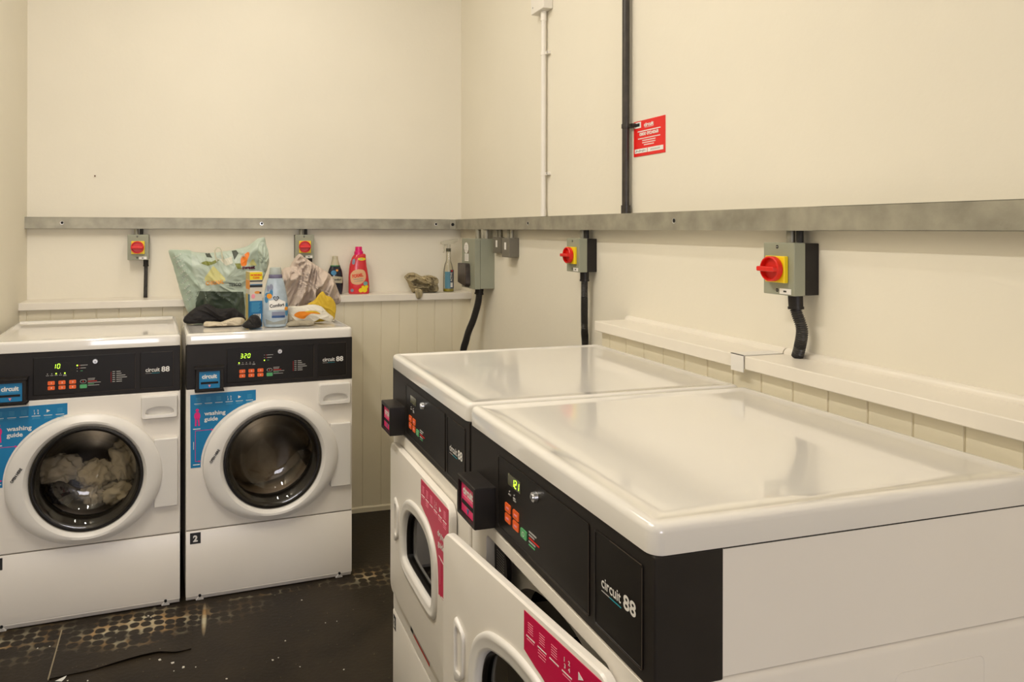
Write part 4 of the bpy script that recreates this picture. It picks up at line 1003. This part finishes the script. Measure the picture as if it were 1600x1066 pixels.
# stain remover carton
box = empty('carton', (.2095, 3.215, 1.0735), radians(9))
bw, bd, bh = .027, .038, .236
M_CB = mat('carton_blue', (.01, .16, .36, 1), .45); M_CY = mat('carton_yellow', (.88, .68, .01, 1), .45); M_CW = mat('carton_white', (.62, .57, .48, 1), .5); M_CO = mat('carton_orange', (.75, .30, .05, 1), .5); M_CT = mat('carton_tan', (.50, .40, .14, 1), .5)
m = MB(); m.box(-bw, bw, -bd, bd, 0, bh); bx_ = m.build('carton_body', M_CW, box, bevel=.001)
m = MB(); y = -bd
m.box(-bw, bw, y - .0006, y, bh - .034, bh - .001, 0); m.box(-bw, bw, y - .0006, y, 0, .112, 1); m.box(-bw, bw, y - .0006, y, bh - .042, bh - .037, 2); m.box(-bw, bw, y - .0006, y, bh - .066, bh - .056, 2); m.box(-bw, bw, y - .0006, y, bh - .056, bh - .053, 1)
m.text('INCREDIBLE', 0, bh - .017, y - .0006, .0075, 3, bold=.04, align='CENTER', w=.047); m.text('CLEAN', 0, bh - .0285, y - .0006, .0075, 3, bold=.04, align='CENTER', w=.028)
m.prism(ell(.005, .148, .012, .006, 18), y - .0008, y, 4); m.prism(ell(-.012, .132, .008, .010, 18), y - .0008, y, 5); m.box(.014, .022, y - .0008, y, .142, .150, 2)
for i in range(9): m.bar(-.020, .104 - .0048 * i, .018 - .003 * (i % 3), .104 - .0048 * i, .0016, y - .0006, k=6)
m.box(-.012, .020, y - .0008, y - .0006, .030, .056, 7)
for i in range(9): m.box(-.009 + .003 * i, -.009 + .003 * i + (.0008, .0016, .0011)[i % 3], y - .0012, y - .0008, .036, .056, 2)
m.build('carton_front_print', [M_CY, M_CB, M_BLKTXT, M_RED, M_CO, M_PINKL, M_BLUEL, M_WHTXT], bx_, smooth=0)
m = MB(); x = -bw
m.box(x - .0006, x, -bd, bd, bh - .034, bh - .001, 0); m.box(x - .0006, x, -bd, bd, bh - .075, bh - .036, 1); m.box(x - .0006, x, -bd, -.01, .02, .14, 2); m.box(x - .0006, x, -.01, bd, .0, .14, 3)
m.build('carton_side_print', [M_CT, M_CO, M_CB, M_CT], bx_, smooth=0)
tag(box, 'small yellow and blue stain remover carton left of the blue bottle', 'carton')

# bottles
def bottle_loops(m, rows, y, k=0, n=40, cap0=True, cap1=True, e=2.4):
    """rows: z, left x, right x, depth"""
    L = []
    for z, xl, xr, dpt in rows:
        cx, a = (xl + xr) / 2, (xr - xl) / 2; P = []
        for i in range(n):
            t = 2 * pi * i / n; P.append((cx + a * math.copysign(abs(cos(t)) ** (2 / e), cos(t)), y + dpt * math.copysign(abs(sin(t)) ** (2 / e), sin(t)), z))
        L.append(P)
    m.loft(L, cap0, cap1, k); return m
def interp(rows, n=6):
    out = []
    for i in range(len(rows) - 1):
        p0, p1, p2, p3 = rows[max(i - 1, 0)], rows[i], rows[i + 1], rows[min(i + 2, len(rows) - 1)]
        for j in range(n):
            t = j / n; out.append(tuple(.5 * ((2 * p1[q]) + (-p0[q] + p2[q]) * t + (2 * p0[q] - 5 * p1[q] + 4 * p2[q] - p3[q]) * t * t + (-p0[q] + 3 * p1[q] - 3 * p2[q] + p3[q]) * t ** 3) for q in range(4)))
    out.append(rows[-1]); return out
# comfort softener
cb = empty('softener_bottle', (.297, 3.18, ZW))
s_ = lambda z, hw, d: (z, -hw, hw, d)
rows = interp([s_(0, .044, .026), s_(.006, .050, .031), s_(.035, .0535, .034), s_(.075, .054, .034), s_(.112, .052, .033), s_(.152, .0455, .030), s_(.195, .036, .026), s_(.208, .031, .024)])
body = bottle_loops(MB(), rows, 0).build('bottle_body', mat('pale_blue_plastic', (.40, .48, .54, 1), .25, noise_amt=.12, nscale=30), cb)
bottle_loops(MB(), [s_(.208, .029, .024), s_(.210, .0295, .0245), s_(.222, .0285, .0235), s_(.224, .027, .022)], 0).build('collar', mat('slate_violet_plastic', (.13, .12, .20, 1), .4), cb)
bottle_loops(MB(), [s_(.224, .0265, .022), s_(.226, .027, .0225), s_(.246, .0255, .021), s_(.254, .023, .019)], 0).build('cap', mat('milky_grey_cap', (.42, .46, .42, 1), .3), cb)
kw = dict(y0=-1.0)
decal(body, [(-.030, .074), (.040, .074), (.040, .108), (.012, .120), (-.030, .114)], M_WHTXT, 'white_label', step=.005, off=.0006, **kw)
tdecal(body, 'Comfort', -.026, .084, .014, M_BLKTXT, 'brand_lettering', w=.062, rot=.10, off=.0014, **kw)
hb = MB(); H_ = smooth_poly([(.000, .112), (-.012, .124), (-.010, .131), (-.003, .132), (.000, .127), (.003, .132), (.010, .131), (.012, .124)], 4); Hi = scale_poly(H_, (0, .123), .68)
hb.loft([atY(H_, 0), atY(Hi, 0)], False, False); decal(body, None, M_BLKTXT, 'heart_mark', mb=hb, off=.0016, **kw)
hb = MB(); hb.loft([atY(ell(0, .124, .0045, .0045, 20), 0), atY(ell(0, .124, .0028, .0028, 20), 0)], False, False); decal(body, None, M_BLKTXT, 'heart_mark', mb=hb, off=.0016, **kw)
M_ORF = mat('orange_flower', (.78, .30, .01, 1), .5); M_SKY = mat('blue_petal', (.05, .22, .40, 1), .5); M_NAVY = mat('navy_label', (.03, .08, .22, 1), .5); M_GREYP = mat('grey_petal', (.22, .24, .33, 1), .5)
for px_, pz_, a_, b_, mt_ in ((-.032, .138, .013, .010, M_SKY), (-.020, .147, .007, .016, M_SKY), (-.040, .118, .007, .014, M_SKY), (-.020, .170, .008, .014, M_GREYP), (-.033, .165, .005, .014, M_GREYP), (.046, .088, .006, .014, M_SKY), (.046, .060, .007, .014, M_SKY)):
    decal(body, ell(px_, pz_, a_, b_, 20), mt_, 'petal_print', step=.006, off=.0008, **kw)
for px_, pz_, a_ in ((-.028, .133, .011), (.044, .078, .008)): decal(body, ell(px_, pz_, a_, a_, 20), M_ORF, 'flower_print', step=.006, off=.0018, **kw)
decal(body, [(-.018, .040), (.038, .040), (.038, .050), (-.018, .050)], M_NAVY, 'navy_band', step=.006, off=.0008, **kw)
decal(body, [(-.018, .051), (.038, .051), (.038, .066), (-.018, .066)], M_GREYP, 'grey_band', step=.006, off=.0008, **kw)
decal(body, [(-.040, .012), (.040, .012), (.046, .034), (.020, .028), (-.01, .022), (-.044, .036)], mat('silver_grey_print', (.28, .30, .28, 1), .3), 'silver_base', step=.006, off=.0006, **kw)
tag(cb, 'pale blue fabric softener bottle standing on the right washing machine', 'bottle')
# dark liquid detergent on the ledge
YBT = 3.83
d_ = empty('detergent_bottle', (.6705, YBT, ZT))
bd_ = bottle_loops(MB(), interp([s_(0, .034, .020), s_(.004, .037, .023), s_(.045, .0425, .027), s_(.085, .0415, .027), s_(.124, .036, .024), s_(.145, .028, .020), s_(.150, .0265, .019)]), 0).build('bottle_body', mat('dark_navy_bottle', (.012, .014, .026, 1), .12, noise_amt=.5, nscale=30), d_)
bottle_loops(MB(), interp([s_(.152, .0235, .0185), s_(.165, .0215, .018), s_(.178, .0175, .0165), s_(.185, .0155, .015), s_(.197, .0150, .015), s_(.203, .0135, .0135)]), 0).build('cap', mat('cream_cap', (.52, .47, .32, 1), .3), d_)
bottle_loops(MB(), [s_(.149, .0265, .0195), s_(.154, .0255, .019)], 0).build('green_ring', mat('green_ring', (.03, .20, .05, 1), .4), d_)
decal(bd_, [(-.030, .064), (.036, .060), (.038, .092), (-.01, .098), (-.030, .095)], mat('cream_label', (.45, .40, .28, 1), .5), 'cream_label', off=.0006, **kw)
tdecal(bd_, 'Comfort', -.020, .074, .012, M_BLKTXT, 'brand_lettering', w=.050, off=.0014, **kw)
decal(bd_, ell(-.012, .115, .014, .013, 20), M_SKY, 'blue_picture', off=.0008, **kw); decal(bd_, ell(.006, .128, .007, .006, 16), M_CO, 'orange_picture', off=.0012, **kw)
tag(d_, 'dark navy liquid bottle with cream cap, partly behind the heaped cloth', 'bottle')
# red washing liquid
f_ = empty('detergent_bottle', (.798, YBT, ZT))
g = lambda z, xl, xr, d: (z, xl - .798, xr - .798, d)
fb = bottle_loops(MB(), interp([g(0, .748, .851, .022), g(.006, .743, .855, .026), g(.040, .7425, .8555, .029), g(.078, .7425, .8525, .029), g(.115, .744, .847, .028), g(.155, .749, .840, .027), g(.190, .760, .837, .025), g(.206, .770, .836, .023), g(.214, .776, .830, .020)]), 0).build('bottle_body', mat('red_bottle', (.66, .035, .045, 1), .22), f_)
bottle_loops(MB(), [g(.200, .773, .823, .022), g(.226, .774, .821, .022), g(.229, .778, .817, .019), g(.250, .780, .815, .018), g(.252, .782, .813, .016)], 0).build('cap', mat('magenta_cap', (.72, .005, .14, 1), .3), f_)
decal(fb, smooth_poly([(-.048, .075), (-.046, .11), (-.02, .130), (.02, .128), (.034, .105), (.030, .075), (.0, .052), (-.036, .055)], 5), mat('peach_label', (.74, .42, .22, 1), .5), 'peach_label', off=.0006, **kw)
tdecal(fb, 'FORMIL', -.038, .086, .018, mat('scarlet_lettering', (.70, .03, .005, 1), .5), 'brand_lettering', w=.058, rot=.16, bold=.04, off=.0014, **kw)
fl_ = MB(); fl_.bar(-.034, .078, .02, .084, .002, 0); fl_.bar(-.030, .066, .018, .072, .0014, 0); decal(fb, None, M_TEAL, 'teal_lines', mb=fl_, off=.0014, **kw)
decal(fb, ell(.012, .186, .022, .008, 24), M_CY, 'yellow_badge', off=.0008, **kw); tdecal(fb, 'NEW', -.001, .183, .006, M_TEAL, 'badge_lettering', off=.0014, **kw)
for px_, pz_, a_ in ((.006, .020, .012), (.028, .022, .014), (.018, .036, .009), (.038, .038, .010)): decal(fb, ell(px_, pz_, a_, a_, 18), M_CY, 'yellow_flower', off=.0008, **kw)
decal(fb, ell(.032, .056, .013, .011, 18), mat('pale_teal_flower', (.18, .38, .36, 1), .5), 'teal_flower', off=.0010, **kw); decal(fb, ell(-.040, .020, .008, .009, 16), M_GREYP, 'grey_badge', off=.0010, **kw)
decal(fb, smooth_poly([(-.040, .162), (-.034, .186), (-.024, .184), (-.028, .160)], 4), M_GREYP, 'grey_badge', off=.0008, **kw)
tag(f_, 'red washing liquid bottle with magenta cap standing on the back ledge', 'bottle')
# spray bottle
p_ = empty('spray_bottle', (1.3055, YBT, ZT))
r_ = lambda z, r: (z, -r, r, r)
bottle_loops(MB(), interp([r_(0, .027), r_(.004, .0295), (.06, -.0295, .0295, .029), r_(.115, .0275), r_(.150, .0215), r_(.172, .0135), r_(.200, .0125), r_(.222, .012)]), 0, e=2.05).build('bottle_body', glassy('clear_plastic', (.95, .94, .88, 1), .07, .08), p_)
bottle_loops(MB(), interp([r_(.002, .026), r_(.006, .028), r_(.016, .0282)]), 0, e=2.05).build('liquid', mat('yellow_liquid', (.42, .36, .02, 1), .15), p_)
m = MB(); n_ = 24
for k_, (a0_, a1_) in enumerate(((-150, -88), (-88, -20))):
    m.loft([[(.0300 * cos(radians(a0_ + (a1_ - a0_) * i / n_)), .0300 * sin(radians(a0_ + (a1_ - a0_) * i / n_)), z) for i in range(n_ + 1)] for z in (.020, .060, .112 if k_ == 0 else .122)], False, False, k=k_, closed=False)
lb = m.build('label', [mat('blue_fade_label', (.10, .26, .34, 1), .35), mat('navy_spray_label', (.03, .05, .10, 1), .35)], p_)
tdecal(lb, 'ACTIVE', .013, .058, .012, M_WHTXT, 'label_lettering', w=.050, rot=pi / 2, y0=-1, off=.0006)
decal(lb, [(.006, .112), (.016, .112), (.016, .120), (.006, .120)], M_RED, 'red_badge', y0=-1, off=.0006); decal(lb, [(.002, .026), (.016, .026), (.016, .052), (.002, .052)], M_WHTXT, 'white_box', y0=-1, off=.0006)
m = MB(); m.cyl((0, 0, .222), (0, 0, .240), .0135, n=24); m.build('collar', mat('dark_olive_collar', (.07, .065, .035, 1), .5), p_)
m = MB(); m.cyl((0, 0, .240), (0, 0, .262), .010, .012, 20); m.loft([[(x, y, z) for y, z in ((-.009, z0), (.009, z0), (.010, z1), (-.010, z1))] for x, z0, z1 in ((-.040, .266, .276), (-.028, .262, .279), (.0, .262, .284), (.030, .268, .290), (.054, .280, .292))])
m.loft([[(x - .003, y, z) for y in (-.005, .005)] + [(x + .003, y, z) for y in (.005, -.005)] for x, z in ((-.020, .262), (-.026, .245), (-.024, .228), (-.030, .215))])
m.cyl((-.046, 0, .271), (-.040, 0, .271), .006, n=14); m.build('trigger_head', mat('milky_plastic', (.70, .66, .52, 1), .3, alpha=.75), p_)
MB().cyl((0, 0, .008), (.004, 0, .225), .002, n=8).build('dip_tube', M_WHTXT, p_)
tag(p_, 'clear spray bottle with blue label at the right end of the back ledge', 'bottle')
# rag
RAG = [(1.046, 1.233), (1.060, 1.250), (1.088, 1.258), (1.112, 1.252), (1.141, 1.237), (1.166, 1.240), (1.191, 1.241), (1.224, 1.230), (1.238, 1.213), (1.235, 1.192), (1.240, 1.161), (1.224, 1.148), (1.174, 1.148), (1.138, 1.148), (1.100, 1.148), (1.088, 1.150), (1.080, 1.171), (1.062, 1.206)]
o = lump('rag', RAG, 3.805, .042, .04, M_RAGCL, seed=31, amp=.045, f=22, ang=.8, stretch=.7, zf=ZT + .001)
def corner(name, P, y, mt, par, seed):
    q = lump(name, P, y, .006, .006, mt, seed=seed, amp=.004, f=30, n=60, rings=10); q.parent = par; return q
corner('hanging_corner', [(1.085, 1.175), (1.115, 1.172), (1.128, 1.150), (1.118, 1.124), (1.103, 1.119), (1.092, 1.130)], 3.737, M_RAGCL, o, 33)
tag(o, 'stained khaki rag bundled on the back ledge beside the spray bottle', 'rag')

# washing inside the left machine's drum
M_LA = mat('cream_washing', (.62, .56, .44, 1), .85); M_LB = mat('pale_grey_washing', (.55, .51, .45, 1), .85); M_LD = mat('dark_washing', (.03, .025, .03, 1), .85)
for nm, x, y, z, sx, sy, sz, sd, mt_, lb_ in (
    ('garment', .235, .15, .540, .090, .055, .050, 2, M_LB, 'pale grey garment at the left inside the drum'),
    ('garment', .360, .12, .515, .060, .045, .055, 5, M_LA, 'cream garment in the middle of the drum'),
    ('garment', .470, .15, .550, .060, .055, .080, 9, M_LA, 'cream garment at the right inside the drum'),
    ('garment', .350, .13, .438, .045, .05, .042, 12, M_LB, 'pale garment low in the middle of the drum'),
    ('garment', .455, .14, .425, .075, .05, .045, 15, M_LA, 'cream garment at the bottom right inside the drum'),
    ('garment', .250, .15, .450, .060, .05, .045, 19, M_LD, 'black garment at the bottom left inside the drum')):
    gm = garment(0, 0, 0, sx * .86, sy * .8, sz * .86, sd, mt_, nm, None, fold=.85, freq=1.35)
    gm.location = (*wpos(x, y, 1), z); gm.rotation_euler = (0, 0, wrot)
    tag(gm, lb_, 'garment', 'washing in the left drum')

# loose floor sheet, grit and scraps
m = MB(); nx = 40
FR = [(-.490, 2.648), (-.348, 2.664), (-.209, 2.697), (-.150, 2.705), (-.092, 2.690), (-.040, 2.700)]
def fy(x):
    for a, b in zip(FR, FR[1:]):
        if a[0] <= x <= b[0] + 1e-6: return a[1] + (b[1] - a[1]) * (x - a[0]) / (b[0] - a[0])
    return FR[-1][1]
L = []
for i in range(nx + 1):
    x = -.490 + .45 * i / nx; y0 = fy(x); lift = .004 + .006 * max(0, sin(pi * min(1, max(0, (x + .36) / .30)))); L.append((x, y0, lift))
tp = lambda t: [(x + t * (-.012 if x < -.3 else 0), y0 + t * (2.955 - y0), .0025 + (lift - .0025) * (1 - t) ** 3) for x, y0, lift in L]
m.loft([tp(t) for t in [j / 12 for j in range(13)]], False, False, closed=False)
m.loft([tp(0), [(x, y0 + .004, max(.0002, z_ - .0035)) for (x, y0, z_) in tp(0)]], False, False, closed=False)
m.loft([tp(1), [(x, y_ + .001, 0.0002) for x, y_, z_ in tp(1)]], False, False, closed=False)
fp = m.build('floor_sheet', M_FLOOR, None, smooth=60, fix=False)
tag(fp, 'dark rubber floor sheet with a lifting front edge by the left washing machine', 'floor sheet')
m = MB(); m.loft([[(-.4935, 2.645, z), (-.4890, 2.645, z), (-.5010, 2.955, z), (-.5055, 2.955, z)] for z in (.0002, .0046)]); sd = m.build('dusty_seam', mat('dust', (.30, .25, .16, 1), .9), fp)
fl0 = MB().prism([(-.004, -.004), (.003, -.005), (.005, .002), (-.001, .005)], 0, .0015); fl0.v = [(x, z, y) for x, y, z in fl0.v]
fl0 = fl0.build('paint_flake', mat('flake_white', (.72, .68, .58, 1), .8), None, smooth=0)
FLK = [(-0.565, 2.856, .5), (-0.526, 2.857, .5), (-0.336, 2.70, .4), (-0.143, 2.664, 1.0), (-0.1, 2.634, 1.1), (-0.065, 2.597, 1.0), (-0.203, 2.978, .7), (-0.115, 2.9, .5), (-0.192, 2.965, .5), (-0.429, 2.625, .5), (-0.366, 2.606, .6), (-0.024, 2.586, .4), (-0.094, 2.583, .4),
       (0.381, 2.936, .5), (0.286, 2.662, .5), (0.231, 2.555, .7), (0.445, 2.741, .4), (0.489, 2.74, .4), (0.252, 2.564, .4), (0.458, 2.434, .5), (0.317, 2.49, .4), (0.075, 2.49, .6)]
for i, (x, y, s) in enumerate(FLK):
    c = fl0 if i == 0 else fl0.copy()
    if i: COL.objects.link(c)
    c.location = (x, y, 0.0004); c.rotation_euler = (0, 0, i * 1.3); c.scale = (s * 1.1, s * 1.1, 1)
    tag(c, 'tiny white paint flake on the dark floor', 'paint flake', 'paint flakes on the floor')
m = MB().prism([(-.468, 2.634), (-.437, 2.655), (-.440, 2.640), (-.447, 2.626)], 0, .001); m.v = [(x, z, y + .0004) for x, y, z in m.v]
tag(m.build('paper_scrap', M_WHTXT, None, smooth=0), 'cream paper scrap at the corner of the loose floor sheet', 'scrap')
